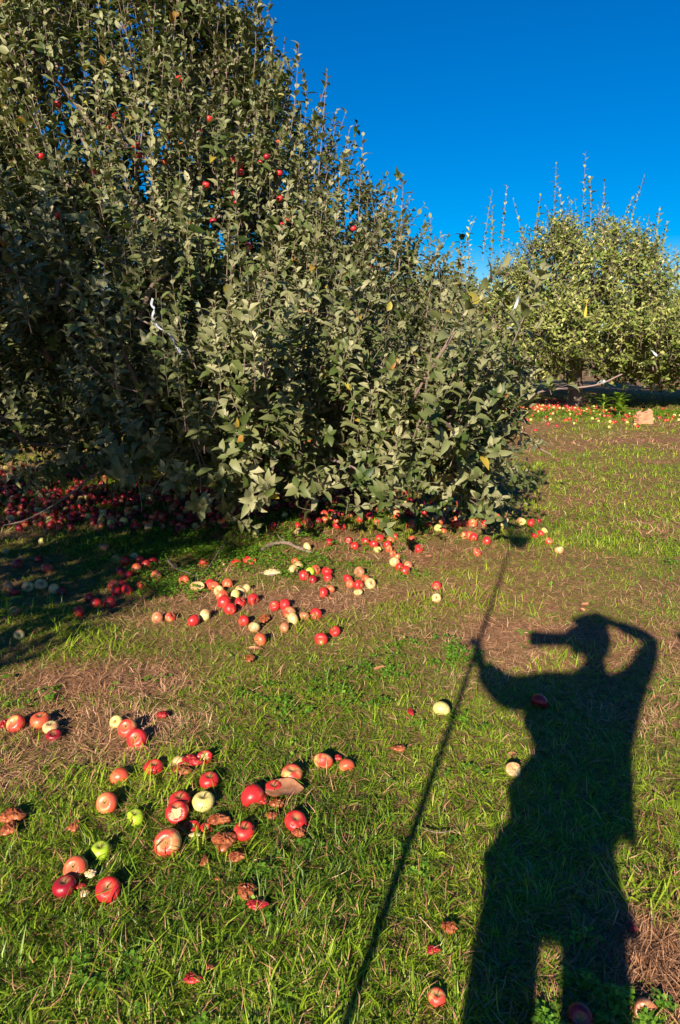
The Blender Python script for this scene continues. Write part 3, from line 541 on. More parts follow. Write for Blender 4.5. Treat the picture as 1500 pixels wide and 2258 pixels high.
rest = [(x, y, r, random.choice([.0, .05, .1, .15, .2, .3, .5, .75])) for x, y, r in cand[nind:]]
for _ in range(560):
    a = random.random(); px = random.gauss(1180, 42) if a < .72 else random.uniform(1120, 1500); py = random.gauss(892, 8) if a < .72 else random.gauss(922, 12)
    if a > .9: px = random.uniform(1250, 1370); py = random.uniform(895, 915)
    if not 880 < py < 950: continue
    g = G(px, py, .03); rest.append((g.x, g.y, random.uniform(.034, .044), random.choice([.05, .12, .2, .25, .3, .4, .75, .9])))
for x, y, r, tt in rest:
    R3 = np.array(Euler((random.uniform(-2, 2), random.uniform(-2, 2), random.uniform(0, 6))).to_matrix()); db.add((Vl*r)@R3.T+np.array([x, y, float(gh(x, y))+r*.75]), Fl, tt)
M['drift'] = attr_mat('drift_apples', [(0, (.20, .01, .018)), (.2, (.42, .022, .028)), (.45, (.48, .10, .05)), (.75, (.55, .42, .17)), (1, (.40, .46, .10))], .3, .5, nz=25)
tag(link('apple_drift', db.mesh('apple_drift', M['drift'])), 'heaps of small windfall apples far under the trees', 'apples', GRP, 'stuff')

# bitten, split and rotten apples
def bitten(px, py, dpx, col, label, bites, rot, group='bitten and broken apples', flesh='flesh', lift=0, squash=1):
    z = .03
    for _ in range(3):
        g = G(px, py, z); dep = g.y*CP-(g.z-CAM_H)*SP; r = .5*dpx/FPX*dep; z = float(gh(g.x, g.y))+r*.72*squash+lift
    V, F, T = apple_verts(56, 36, random.randrange(9)); ins = np.zeros(len(V), bool)
    for c, br in bites:      # bite centre in the camera-facing frame
        c = np.array(c, float); dd = V-c; L = np.linalg.norm(dd, axis=1); k = L < br
        V[k] = c+dd[k]/L[k][:, None]*br*(-1) if False else V[k]
        # push along the line towards the apple's heart until on the bite sphere
        kk = np.where(k)[0]; dirn = -nrm(V[kk]); b2 = np.sum((V[kk]-c)*dirn, 1); cc = np.sum((V[kk]-c)**2, 1)-br**2; t_ = -b2+np.sqrt(np.maximum(b2*b2-cc, 0)); t_ = np.minimum(t_, np.linalg.norm(V[kk], axis=1)*.8)
        V[kk] = V[kk]+dirn*t_[:, None]*(1+.10*rng.normal(0, 1, len(kk)))[:, None]; ins |= k
    fi = ins[F].all(1)
    rm = Euler(rot).to_matrix(); 
    o = link('bitten_apple', quads('bitten_apple', V, F[~fi], AM[col], T)); o.location = G(px, py, z); o.scale = (r, r, r*squash); o.rotation_euler = rot
    used = np.unique(F[fi]); mp_ = -np.ones(len(V), int); mp_[used] = np.arange(len(used)); link('flesh', quads('flesh', V[used], mp_[F[fi]], M[flesh], smooth=True), o); link('calyx', CAL, o)
    return tag(o, label, 'apple', group)
toc = (0, -.75, .66)   # from an apple towards the camera
bitten(390, 1792, 51, 'red', 'red apple with a big ragged bite facing the camera, in front of the rosy one', [((.15, -1.0, .75), .85), ((-.2, -1.15, .45), .6)], (0, 0, 0))
bitten(452, 1670, 34, 'red', 'small red core eaten down to white flesh beside crushed red skin', [((0, -.6, 1.0), .8), ((.5, -.8, .3), .7), ((-.5, -.7, .5), .6)], (0, 0, .3))
bitten(298, 1804, 40, 'green', 'green apple with its browned left side eaten away', [((-.95, -.5, .25), .85), ((-.6, -.9, -.2), .6)], (0, 0, .2), flesh='mush')
bitten(1133, 1699, 38, 'pale', 'pale eaten apple at the edge of the person shadow', [((.2, -.7, .95), 1.32), ((1.1, -.5, .4), .95), ((-.2, -.4, 1.2), 1.0)], (0, 0, 0))
bitten(651, 1812, 50, 'red', 'cracked red apple with split skin, right of the grey scraps', [((-.3, -.9, .75), .35), ((.45, -.7, .8), .28), ((.9, -.5, .2), .3)], (.2, .2, 0), flesh='mush', squash=.85)
bitten(118, 1622, 34, 'dark', 'crushed dark red apple with brown pulp at the end of the left group', [((.3, -.3, 1.0), .75)], (0, 0, 0), flesh='mush', squash=.75)
bitten(425, 1822, 34, 'red', 'white piece of a broken apple below the bitten apple', [((0, -.3, 1.1), .95), ((-.7, -.5, .3), .7)], (0, 0, 0), squash=.6)
bitten(455, 1826, 28, 'red', 'second broken apple piece, nearer the brown pulp', [((.2, -.5, 1.0), .9)], (0, .3, 0), squash=.6)
bitten(1425, 2232, 56, 'brown', 'pale stripped apple core in the bottom right corner', [((0, -.6, 1.0), 1.0), ((.8, -.6, .3), .8), ((-.8, -.5, .5), .75)], (.3, .5, .2))
bitten(790, 1306, 20, 'pale', 'white eaten core in front of the bunch of pink apples', [((0, -.7, .9), .95)], (0, 0, 0), squash=.8)
bitten(435, 1293, 32, 'pale', 'pale half-eaten apple left of the long chain', [((0, -.6, .9), .95), ((.7, -.8, .3), .7)], (0, 0, 0), squash=.8)
bitten(832, 1212, 17, 'yellow', 'tiny yellow and white eaten apple below the patch of red ones', [((.5, -.7, .7), .8)], (0, 0, 0))
bitten(875, 1228, 17, 'orange', 'orange apple with a white bite just above the lone tan apple', [((0, -.8, .8), .8)], (0, 0, 0))
bitten(1018, 1142, 17, 'yellow', 'cut yellow apple with its open face up on the sunny strip', [((0, -.8, .8), .75)], (0, 0, 0))
bitten(555, 1237, 19, 'orange', 'broken half apple touching a red apple in the clover', [((.6, -.8, .3), .8)], (0, 0, 0), flesh='mush')

def lump(name, px, py, wpx, hpx, mt, label, group='rotten apple scraps', seed=0, hz=.3, cat='apple scrap'):
    g = G(px, py, .01); dep = g.y*CP-(g.z-CAM_H)*SP; rx = .5*wpx/FPX*dep; ry = .5*hpx/FPX*dep/max(.35, abs(ray(px, py).normalized().z)); rz = hz*min(rx, ry)
    nu, nv = 44, 24; ph = np.linspace(0, 2*PI, nu, endpoint=False); th = np.linspace(.02, PI-.02, nv); TH, PH = np.meshgrid(th, ph, indexing='ij')
    n1_ = vnoise(PH*2.2+seed*3.1, TH*3+seed, 31); n2_ = vnoise(np.cos(PH)*4*np.sin(TH)+seed*7+30, np.sin(PH)*4*np.sin(TH)+50, 32); R = .78+.3*(n2_-.3)+.10*np.sin(3*PH+seed)
    nz_ = vnoise(np.cos(PH)*9*np.sin(TH)+seed*5+30, np.sin(PH)*9*np.sin(TH)+20, 33)
    V = np.stack([rx*R*np.sin(TH)*np.cos(PH), ry*R*np.sin(TH)*np.sin(PH), rz*np.cos(TH)*(1+1.0*(nz_-.4))], -1).reshape(-1, 3)
    F = [[i*nu+j, (i+1)*nu+j, (i+1)*nu+(j+1) % nu, i*nu+(j+1) % nu] for i in range(nv-1) for j in range(nu)]
    o = link(name, quads(name, V, F, M[mt], smooth=True)); o.location = (g.x, g.y, float(gh(g.x, g.y))+rz*.55+(.014 if hz > .2 else .03)); return tag(o, label, cat, group)
for i, a in enumerate([(497, 1868, 62, 40, 'mush', 'large mash of brown rotten apple below the bright red apple'), (522, 1900, 44, 22, 'mush', 'darker tongue of rotten apple under the large brown mash'), (482, 1820, 62, 22, 'mush', 'brown pulp between the white pieces and the bright red apple'),
    (420, 1692, 62, 24, 'mushred', 'crushed dark red skin under the white core'), (580, 1776, 30, 26, 'mushred', 'dark red squashed scrap under the flat brown leaf'), (612, 1785, 40, 18, 'mush', 'orange-brown slice below the flat brown leaf'),
    (545, 1978, 52, 34, 'mush', 'brown dried apple mash alone in the long grass'), (568, 2008, 56, 20, 'mushred', 'reddish lower end of the dried mash in the long grass'), (28, 1812, 60, 30, 'mush', 'pinkish brown split apple at the left edge'), (22, 1838, 40, 30, 'brownish', 'brown shrivelled apple half under the split one at the left edge'),
    (166, 1830, 30, 26, 'mush', 'small brown apple lump above the lime-green apple'), (660, 1850, 34, 22, 'mush', 'curled tan scrap under the cracked red apple'), (600, 1812, 32, 16, 'mush', 'grey-tan shrivelled scrap between two red apples'), (990, 2068, 40, 26, 'mush', 'tan rotten apple at the edge of the leg shadow'),
    (955, 2118, 36, 18, 'mushred', 'red-brown scrap left of the leg shadow'), (425, 2172, 50, 22, 'mushred', 'dark crimson crushed apple near the bottom edge'), (1392, 2055, 26, 24, 'mushred', 'red scrap at the right edge of the leg shadow'), (906, 1577, 17, 18, 'mushred', 'small bright red scrap left of the waxy yellow apple'),
    (880, 1660, 40, 12, 'mush', 'thin brown scrap in the grass left of the pole shadow'), (583, 1366, 28, 18, 'mush', 'rotten curled brown apple on the dry grass'), (551, 1456, 24, 18, 'mush', 'brown rotten apple above the long grass, centre left'), (452, 1905, 20, 26, 'mush', 'tan pointed apple scrap under the brown mash'),
    (480, 1945, 14, 10, 'mush', 'tiny tan scrap under the pointed one'), (465, 2145, 22, 12, 'mush', 'tan scrap near the crimson crushed apple'), (200, 1935, 34, 16, 'flesh', 'pale crumbs of apple right of the red-brown apple'), (188, 1978, 24, 14, 'flesh', 'pale crumbs under the dark red apple'), (178, 1962, 26, 12, 'mushred', 'torn red skin between two foreground apples'),
    (400, 1712, 50, 20, 'mush', 'brown pulp spread above the rosy red apple'), (430, 1850, 30, 10, 'flesh', 'pale crumbs right of the biggest apple'), (745, 1682, 22, 12, 'mushred', 'red shred between the pink apple and the small orange one'), (360, 1585, 30, 12, 'mushred', 'red-brown scrap right of the slanting row'), (10, 1600, 26, 18, 'mushred', 'red scrap left of the green and orange apple'),
    (15, 1500, 20, 8, 'weedy', 'fallen green leaf on the brown thatch at the left edge'), (600, 1266, 46, 10, 'flesh', 'pale broken bark-like scrap on the bare soil'), (1500, 920, 4, 4, 'mush', '')]):
    if not a[5]: continue
    mt = {'brownish': 'mush', 'weedy': 'weed'}.get(a[4], a[4]); lump('apple_scrap' if a[4] != 'weedy' else 'fallen_leaf', *a[:4], mt, a[5], seed=i, hz=.38 if a[4] != 'weedy' else .06, cat='apple scrap' if a[4] != 'weedy' else 'leaf')
def dead_leaf(px, py, lpx, rot, label, curl=.5, mt='deadleaf', wr=.55, lift=.006):
    g = G(px, py, .01); dep = g.y*CP+(CAM_H-g.z)*SP; L = lpx/FPX*dep; n = 9; m_ = 7; V = []
    for i in range(n):
        tt = i/(n-1); wd = L*wr*.5*(math.sin(PI*min(1, tt*1.02+.02))**.6+.02)*(1+.12*math.sin(11*tt+px))
        for j in range(m_):
            s = (j/(m_-1)-.5)*2; V.append((L*(tt-.5), s*wd, curl*L*(.25*s*s*abs(math.sin(PI*tt))+.18*math.sin(tt*5+px)*.5+.04*math.sin(9*s+tt*7))+.3*curl*L*(tt-.5)**2))
    F = [[i*m_+j, (i+1)*m_+j, (i+1)*m_+j+1, i*m_+j+1] for i in range(n-1) for j in range(m_-1)]
    V = np.array(V); V2 = V.copy(); V2[:, 2] -= .0012; F = F+[[q+len(V) for q in f[::-1]] for f in F]
    o = link('dead_leaf', quads('dead_leaf', np.vstack([V, V2]), F, M[mt])); z0 = V[:, 2].min(); o.location = (g.x, g.y, float(gh(g.x, g.y))+lift-z0); o.rotation_euler = (0, 0, rot)
    return tag(o, label, 'leaf', 'fallen leaves')
dead_leaf(628, 1762, 86, .1, 'large flat tan leaf resting on the squashed apples', .25, wr=.75, lift=.03)
dead_leaf(300, 1658, 62, .1, 'long pinkish dead leaf below the slanting row of three apples', .3, wr=.4)
dead_leaf(842, 1478, 36, .2, 'rust-brown leaf on the grass left of the raised hand shadow', .4)
dead_leaf(945, 1231, 24, 1.0, 'pale dead leaf on the bare strip above the pole shadow', .3)
dead_leaf(1290, 1335, 26, .6, 'tan curled leaf above the shadow of the head', .5); dead_leaf(630, 1218, 20, 1.4, 'brown curled leaf among the clover', .5)
dead_leaf(500, 1660, 24, .9, 'rust-coloured leaf right of the white core', .5); dead_leaf(730, 1322, 30, 2.6, 'grey-green leaf blade on the bare patch', .2, wr=.3)
dead_leaf(1130, 1660, 26, .3, 'brown leaf left of the shadow waist', .5); dead_leaf(1285, 1345, 18, 2., 'small red-brown leaf beside the tan curled leaf', .5); dead_leaf(560, 1430, 44, 2.9, 'long tan leaf below the pink apple', .3, wr=.3)
dead_leaf(1132, 1953, 24, .7, 'grey leaf inside the leg shadow', .3)

# ------------------------------------------------------------------ twigs and weeds on the ground
def stick(label, paths, name='fallen_twig'):
    bf = Buf()
    for pts, r in paths:
        q = [(*G(x, y, z).xy, float(gh(*G(x, y, z).xy))+z) for x, y, z in pts]; s = spline(q, 6); tube(bf, s, np.linspace(r, r*.6, len(s)), 8, .5, .35)
    return tag(link(name, bf.mesh(name, M['twig'])), label, 'twig', 'fallen twigs')
stick('forked thin twig bent in a V over the clover', [([(370, 1228, .06), (385, 1243, .04), (410, 1254, .02), (438, 1263, .015), (455, 1252, .03), (475, 1225, .05), (498, 1192, .09)], .009)])
stick('thick crooked grey branch lying across the clover', [([(575, 1216, .02), (600, 1203, .03), (632, 1201, .035), (655, 1210, .03), (688, 1221, .02)], .019), ([(632, 1201, .03), (618, 1190, .05), (612, 1184, .07)], .009)])
stick('pale broken stick on the soil right of the forked twig', [([(578, 1262, .01), (598, 1268, .015), (620, 1262, .02)], .010), ([(598, 1268, .01), (608, 1282, .01)], .005)])
stick('thin dry twig in the grass left of the shadow legs', [([(920, 1830, .01), (960, 1845, .02), (1000, 1840, .01)], .003)])
def weed(px, py, size, n, label):
    g = G(px, py); root = empty('broadleaf_weed', (g.x, g.y, float(gh(g.x, g.y)))); bf = Buf(); sb_ = Buf()
    a = rng.random(n)*2*PI; el = rng.uniform(.5, 1.1, n); d = np.stack([np.cos(a)*np.cos(el), np.sin(a)*np.cos(el), np.sin(el)], -1); nn = nrm(np.array([0, 0, 1.])-d*d[:, 2:3]); h = rng.uniform(.15, .9, n)*size
    Pp = np.stack([np.zeros(n), np.zeros(n), h], -1)+d*.1*size; L = size*rng.uniform(.35, .6, n); leaf_mesh(bf, Pp, d, nn, L, L*.55, np.full(n, .5), np.full(n, .3), rng.random(n)*.8+.1)
    tube(sb_, [(0, 0, -.01), (.02*size, 0, size*.5), (0, 0, size)], [.02*size+.002]*3, 6)
    link('leaves', bf.mesh('leaves', M['weed']), root); link('stem', sb_.mesh('stem', M['weed']), root); return tag(root, label, 'weed', 'broad-leaved weeds')
weed(692, 1120, .14, 9, 'small broad-leaved weed poking out of the apple drift'); weed(1365, 918, .50, 44, 'large leafy weed in the sun left of the paper bag'); weed(1330, 905, .42, 18, 'darker leafy weed behind the large one near the far trunk'); weed(1215, 1300, .05, 6, 'tiny weed seedling beside the pole shadow')
weed(20, 1372, .16, 8, 'upright green weed at the left edge in the shade')

# paper bag
def paper_bag():
    g = G(1420, 934); bf = Buf(); n = 14; rg = np.random.default_rng(3); root = empty('paper_bag', (g.x, g.y, 0), .25)
    W, D, H = .19, .11, .26; ang = np.linspace(0, 2*PI, 24, endpoint=False); rows = []
    sq = lambda a, q: np.sign(a)*np.abs(a)**q
    for k in range(n):
        tt = k/(n-1); pin = 1-.35*tt**2; cr = rg.normal(0, .010, 24)*(.4+tt); x = sq(np.cos(ang), .35)*W*(1-.1*tt)+cr; y = sq(np.sin(ang), .35)*D*pin+cr+.03*tt; z = H*tt+.045*np.cos(ang-.3)*tt+rg.normal(0, .006, 24); x = x+.015*math.sin(k*2.3)
        rows.append(np.stack([x, y, z], -1))
    F = [[i*24+j, i*24+(j+1) % 24, (i+1)*24+(j+1) % 24, (i+1)*24+j] for i in range(n-1) for j in range(24)]; bf.add(np.concatenate(rows), F); link('bag_body', bf.mesh('bag_body', M['paper'], smooth=False), root)
    b2 = Buf(); top = rows[-1]; rows2 = [top*.995, top*np.array([.9, .55, 1])+[0, 0, .012], top*np.array([.5, .12, 1])+[0, .01, .02]]; b2.add(np.concatenate(rows2), [[i*24+j, i*24+(j+1) % 24, (i+1)*24+(j+1) % 24, (i+1)*24+j] for i in range(2) for j in range(24)])
    link('folded_rim', b2.mesh('folded_rim', M['paper'], smooth=False), root)
    tag(root, 'crumpled tan paper bag standing in the sun beyond the bare strip at right', 'paper bag')
paper_bag()
# ribbons tied in the branches
def ribbon(label, pts, y, wd, mt='ribbon', rad=.0):
    q = spline([P(px, py, y+dz) for px, py, dz in pts], 7); V = []; n = len(q)
    for i, p in enumerate(q):
        a = i*.16+pts[0][0]*.1; s = Vector((math.cos(a)*.9, .35*math.sin(a*1.3), .45*math.sin(a))); s = s.normalized()*wd*.5*(1-.15*math.sin(i)); V += [p-s, p+s*.0+Vector((0, -.002, 0)), p+s]
    F = [[i*3+j, i*3+j+1, (i+1)*3+j+1, (i+1)*3+j] for i in range(n-1) for j in range(2)]; V = np.array([tuple(v) for v in V]); m0 = len(V); V2 = V+np.array([0, .0008, 0]); F = F+[[k+m0 for k in f[::-1]] for f in F]
    return tag(link('ribbon', quads('ribbon', np.vstack([V, V2]), F, M[mt])), label, 'ribbon', 'marker ribbons tied in the branches')
ribbon('long white ribbon knotted on a left branch and trailing in a curl', [(337, 658, 0), (334, 672, .01), (341, 682, -.01), (336, 697, 0), (341, 712, .01), (352, 723, 0), (368, 732, -.01), (381, 745, .01), (386, 760, .02), (393, 768, 0), (398, 778, 0)], 4.35, .015)
ribbon('short white ribbon hanging like a tooth among the right branches', [(1146, 650, .02), (1141, 665, 0), (1136, 678, 0), (1131, 686, 0)], 4.3, .016); ribbon('white ribbon tied flat just below the hanging one', [(1118, 724, 0), (1128, 722, 0), (1138, 716, .01), (1148, 708, .02)], 4.3, .016)
ribbon('white ribbon tied round the long bare branch', [(1318, 846, -.02), (1324, 840, -.03), (1330, 845, 0), (1333, 838, .02)], 5.05, .016); ribbon('white ribbon in the foliage near the right edge', [(1432, 767, 0), (1440, 775, .02), (1449, 785, 0)], 15.6, .05); ribbon('yellow ribbon hanging in the far tree', [(1296, 660, 0), (1293, 680, .02), (1290, 698, 0)], 15.5, .06, 'yellowrib')
ribbon('red and white ribbon in the dark left foliage', [(233, 838, 0), (240, 842, .02), (250, 832, 0), (262, 828, 0)], 4.9, .014)
# apples still on the tree
zs_ = [p[0] for p in PROF1]; rs_ = [p[1] for p in PROF1]
hang = [(395, 175), (128, 230), (48, 265), (240, 278), (300, 322), (305, 342), (365, 356), (380, 299), (441, 292), (462, 262), (516, 351), (531, 380), (518, 426), (522, 446), (40, 422), (620, 494), (636, 484), (617, 438), (700, 516), (548, 543), (780, 504), (588, 346), (612, 314), (616, 382), (470, 487), (675, 692), (818, 592), (335, 586), (130, 475), (205, 378), (90, 345), (530, 366), (455, 408), (255, 255), (575, 360)]
for i, (px, py) in enumerate(sorted(hang)):
    y = 3.6
    while y < 9:
        q = P(px, py, y)
        if math.hypot(q.x-C1[0]-float(LEANX(q.z)), q.y-C1[1]) < np.interp(q.z, zs_, rs_)*1.03: break
        y += .05
    q = P(px, py, y+random.uniform(-.1, .25)); hz = ['low', 'midway up', 'high'][int(q.z > 2.3)+int(q.z > 3.1)]
    hc = random.choice([r_, r_, o_, d_, r_]); o = apple(0, 0, 0, hc, f'{CW[hc]} apple hanging {hz} in the big tree, {numword(i)} from the left', 'apples hanging in the big tree', world=(q, .030), name='hanging_apple', rot=(random.uniform(-.4, .4), random.uniform(-.4, .4), 0))

# ------------------------------------------------------------------ people
def skinned(name, verts, edges, material, parent, sub=2, root=0):
    """one continuous surface grown from a jointed skeleton"""
    me = bpy.data.meshes.new(name); me.from_pydata([tuple(v[:3]) for v in verts], edges, []); o = bpy.data.objects.new(name, me); COL.objects.link(o)
    o.modifiers.new('Skin', 'SKIN'); sv = me.skin_vertices[0].data
    for i, v in enumerate(verts):
        r = v[3]; sv[i].radius = (r, r) if not isinstance(r, tuple) else r; sv[i].use_root = (i == root)
    md = o.modifiers.new('Sub', 'SUBSURF'); md.levels = sub; md.render_levels = sub
    bpy.context.view_layer.update(); dg = bpy.context.evaluated_depsgraph_get(); m2 = bpy.data.meshes.new_from_object(o.evaluated_get(dg)); bpy.data.objects.remove(o)
    m2.name = name; m2.materials.clear(); m2.materials.append(material)
    for p in m2.polygons: p.use_smooth = True
    return link(name, m2, parent)
def lerp(a, c, t_): return tuple(a[i]+(c[i]-a[i])*t_ for i in range(3))
def person(J, label, top, legs, shoe, hairlen=.1, jr=1.0, group=None):
    """J: joints in world space; one body mesh, clothing and hair as children"""
    f = Vector(J['face']).normalized(); side = Vector((f.y, -f.x, 0)).normalized(); H = Vector(J['head']); base = Vector(J['pelvis'])
    root = empty('person', (base.x, base.y, 0)); tag(root, label, 'person', group); O = Vector((base.x, base.y, 0)); L_ = lambda v: tuple(Vector(v[:3])-O)
    V = []; E = []
    def ad(p, r, par=None):
        V.append((*L_(p), r)); 
        if par is not None: E.append((par, len(V)-1))
        return len(V)-1
    pel = ad(J['pelvis'], .13); wst = ad(J['waist'], .115, pel); cht = ad(J['chest'], .13, wst); nk0 = ad(J['neck'], .052, cht)
    nk1 = ad(H-Vector((0, 0, .10))-f*.02, .052, nk0); jw = ad(H-Vector((0, 0, .045))+f*.015, .072, nk1); sk = ad(H+Vector((0, 0, .03))-f*.012, .078, jw); ad(H+Vector((0, 0, .085))-f*.012, .050, sk)
    ad(H-Vector((0, 0, .03))+f*.105, .012, jw); ad(H-Vector((0, 0, .085))+f*.07, .022, jw)
    for s in (1, -1): ad(H-Vector((0, 0, .005))+side*s*.088, .014, sk)
    for s in ('L', 'R'):
        sh = ad(J['sh'+s], .055, cht); el_ = ad(J['el'+s], .040, sh); wr = ad(J['wr'+s], .026, el_); hd = Vector(J['hd'+s]); wv = Vector(J['wr'+s]); dv = (hd-wv).normalized(); pm = ad(wv+dv*.05, (.034, .018), wr)
        up_ = Vector(J.get('pal'+s, (0, 0, 1))).normalized(); sp_ = dv.cross(up_).normalized()
        for k, (o1, ln) in enumerate(((-.030, .062), (-.010, .072), (.010, .068), (.028, .052))):
            b0 = wv+dv*.085+sp_*o1; i0 = ad(b0, .010, pm); i1 = ad(b0+dv*ln*.5+up_*.012, .0088, i0); i2 = ad(b0+dv*ln*.62+up_*.042, .008, i1); ad(b0+dv*ln*.35+up_*.062, .007, i2)
        t0 = ad(wv+dv*.045-sp_*.045, .012, pm); t1 = ad(wv+dv*.075-sp_*.055+up_*.02, .010, t0); ad(wv+dv*.10-sp_*.04+up_*.035, .008, t1)
    for s in ('L', 'R'):
        hp = ad(J['hip'+s], .085, pel); kn = ad(J['kn'+s], .055, hp); cf = ad(lerp(J['kn'+s], J['an'+s], .35), .056, kn); an = ad(J['an'+s], .036, cf); ad(Vector(J['an'+s])+Vector((*Vector(f).xy, 0)).normalized()*.10-Vector((0, 0, .05)), .032, an)
    skinned('body', V, E, M['skin'], root)
    # jacket
    V = []; E = []; k = jr
    pel = ad(Vector(J['pelvis'])+Vector((0, 0, .09)), .145*k); ad(Vector(J['pelvis'])+Vector((0, 0, .0)), .125*k, pel); wst = ad(J['waist'], .165*k, pel); cht = ad(J['chest'], .165*k, wst); ad(J['neck'], .085, cht)
    for s in ('L', 'R'): ks = J.get('sl'+s, 1)*k; sh = ad(J['sh'+s], .085*ks, cht); el_ = ad(J['el'+s], .075*ks, sh); ad(lerp(J['el'+s], J['wr'+s], .92), .048*ks, el_)
    if 'wing' in J: wg = ad(J['wing'], .10, cht); ad(lerp(J['wing'], J['elL'], .45), .075, wg)
    jk = skinned('jacket', V, E, M[top], root)
    if 'wing' in J:      # reshape the coat so its shadow along the sun fits a set outline
        me = jk.data; n = len(me.vertices); a = np.empty(n*3, np.float32); me.vertices.foreach_get('co', a); a = a.reshape(-1, 3)
        Wd = a+np.array([O.x, O.y, 0]); sn = np.array(SUN); t_ = (-.3-Wd[:, 1])/sn[1]; Q = Wd+t_[:, None]*sn
        zt = [.70, .80, .90, .98, 1.08, 1.16, 1.22]; tl = [-.21, -.225, -.23, -.215, -.175, -.14, -.13]; tr = [.20, .225, .25, .265, .285, .30, .32]
        k = Q[:, 2] < 1.20; zb = np.round(Q[:, 2]/.04).astype(int); new = Q[:, 0].copy()
        for z_ in set(zb[k]):
            m_ = np.abs(zb-z_) <= 1; lo_, hi_ = Q[m_, 0].min(), Q[m_, 0].max(); q_ = (zb == z_) & k; l_ = np.interp(z_*.04, zt, tl); r2 = np.interp(z_*.04, zt, tr)
            wgt = np.clip((1.20-Q[q_, 2])/.06, 0, 1); new[q_] = Q[q_, 0]*(1-wgt)+wgt*(l_+(Q[q_, 0]-lo_)/(hi_-lo_)*(r2-l_))
        a[:, 0] += (new-Q[:, 0]).astype(np.float32); me.vertices.foreach_set('co', a.ravel()); me.update()
    V = []; E = []; pel = ad(Vector(J['pelvis'])+Vector((0, 0, .08)), .125)
    for s in ('L', 'R'): hp = ad(J['hip'+s], .092, pel); kn = ad(J['kn'+s], .078, hp); an = ad(Vector(J['an'+s])+Vector((0, 0, .03)), .075, kn)
    skinned('trousers', V, E, M[legs], root)
    V = []; E = []; a0 = ad(H+Vector((0, 0, .04))-f*.025, .082); ad(H+Vector((0, 0, .095))-f*.015, .050, a0); a1 = ad(H-Vector((0, 0, .05))-f*.055, .050, a0); ad(H-Vector((0, 0, .04+hairlen*.7))-f*.065, .032, a1)
    skinned('hair', V, E, M['hair'], root)
    for s in ('L', 'R'):
        V = []; E = []; hf = Vector((f.x, f.y, 0)).normalized(); an = Vector(J['an'+s]); a0 = ad((an.x-hf.x*.03, an.y-hf.y*.03, .065), (.05, .06)); a1 = ad((an.x+hf.x*.08, an.y+hf.y*.08, .05), (.048, .045), a0); ad((an.x+hf.x*.18, an.y+hf.y*.18, .038), (.045, .032), a1); ad((an.x-hf.x*.07, an.y-hf.y*.07, .05), (.036, .042), a0)
        sh = skinned('shoe', V, E, M[shoe], root)
        bf = Buf(); hh = np.array([hf.x, hf.y, 0]); ss = np.array([hf.y, -hf.x, 0]); an_ = np.array(L_((an.x, an.y, 0))); ring = [an_+hh*(.055+.15*math.cos(q))+ss*(.05*math.sin(q)*(1+.12*math.cos(q))) for q in np.linspace(0, 2*PI, 20, endpoint=False)]
        rr = np.array(ring); bf.add(np.vstack([rr+[0, 0, .002], rr+[0, 0, .028], rr*1+[0, 0, .034]]), [[i*20+j, i*20+(j+1) % 20, (i+1)*20+(j+1) % 20, (i+1)*20+j] for i in range(2) for j in range(20)]); link('sole', bf.mesh('sole', M['whiteshoe' if shoe == 'whiteshoe' else 'black']), sh)
    for s in (1, -1):
        bpy_me = bpy.data.meshes.new('eye'); V2, F2, _ = apple_verts(10, 7, 1); bpy_me.from_pydata([tuple(np.array(v)*.011) for v in V2], [], F2.tolist()); bpy_me.materials.append(M['eye']); e = link('eye', bpy_me, root); e.location = L_(H+Vector((0, 0, .008))+f*.083+side*s*.031)
    return root
yb = -.34
J1 = dict(slL=.95, slR=.68, wing=(-.07, yb, 1.27), face=(-.62, .75, -.2), head=(.17, yb, 1.645), neck=(.165, yb-.02, 1.49), chest=(.14, yb-.02, 1.32), waist=(.06, yb, 1.12), pelvis=(-.025, yb, .94),
          shL=(.0, yb, 1.385), elL=(-.235, yb+.02, 1.365), wrL=(-.385, yb+.03, 1.49), hdL=(-.41, yb+.035, 1.60), palL=(-1, .1, 0), shR=(.33, yb-.02, 1.39), elR=(.505, yb+.0, 1.63), wrR=(.32, yb+.06, 1.71), hdR=(.21, yb+.12, 1.69), palR=(0, 1, -.3),
          hipL=(-.13, yb, .89), hipR=(.10, yb, .89), knL=(-.15, yb+.02, .48), knR=(.062, yb+.02, .48), anL=(-.20, yb, .09), anR=(.06, yb, .09))
person(J1, 'photographer raising a camera and holding a picker pole, seen only as a shadow', 'jacket', 'denim', 'whiteshoe', jr=1.08)
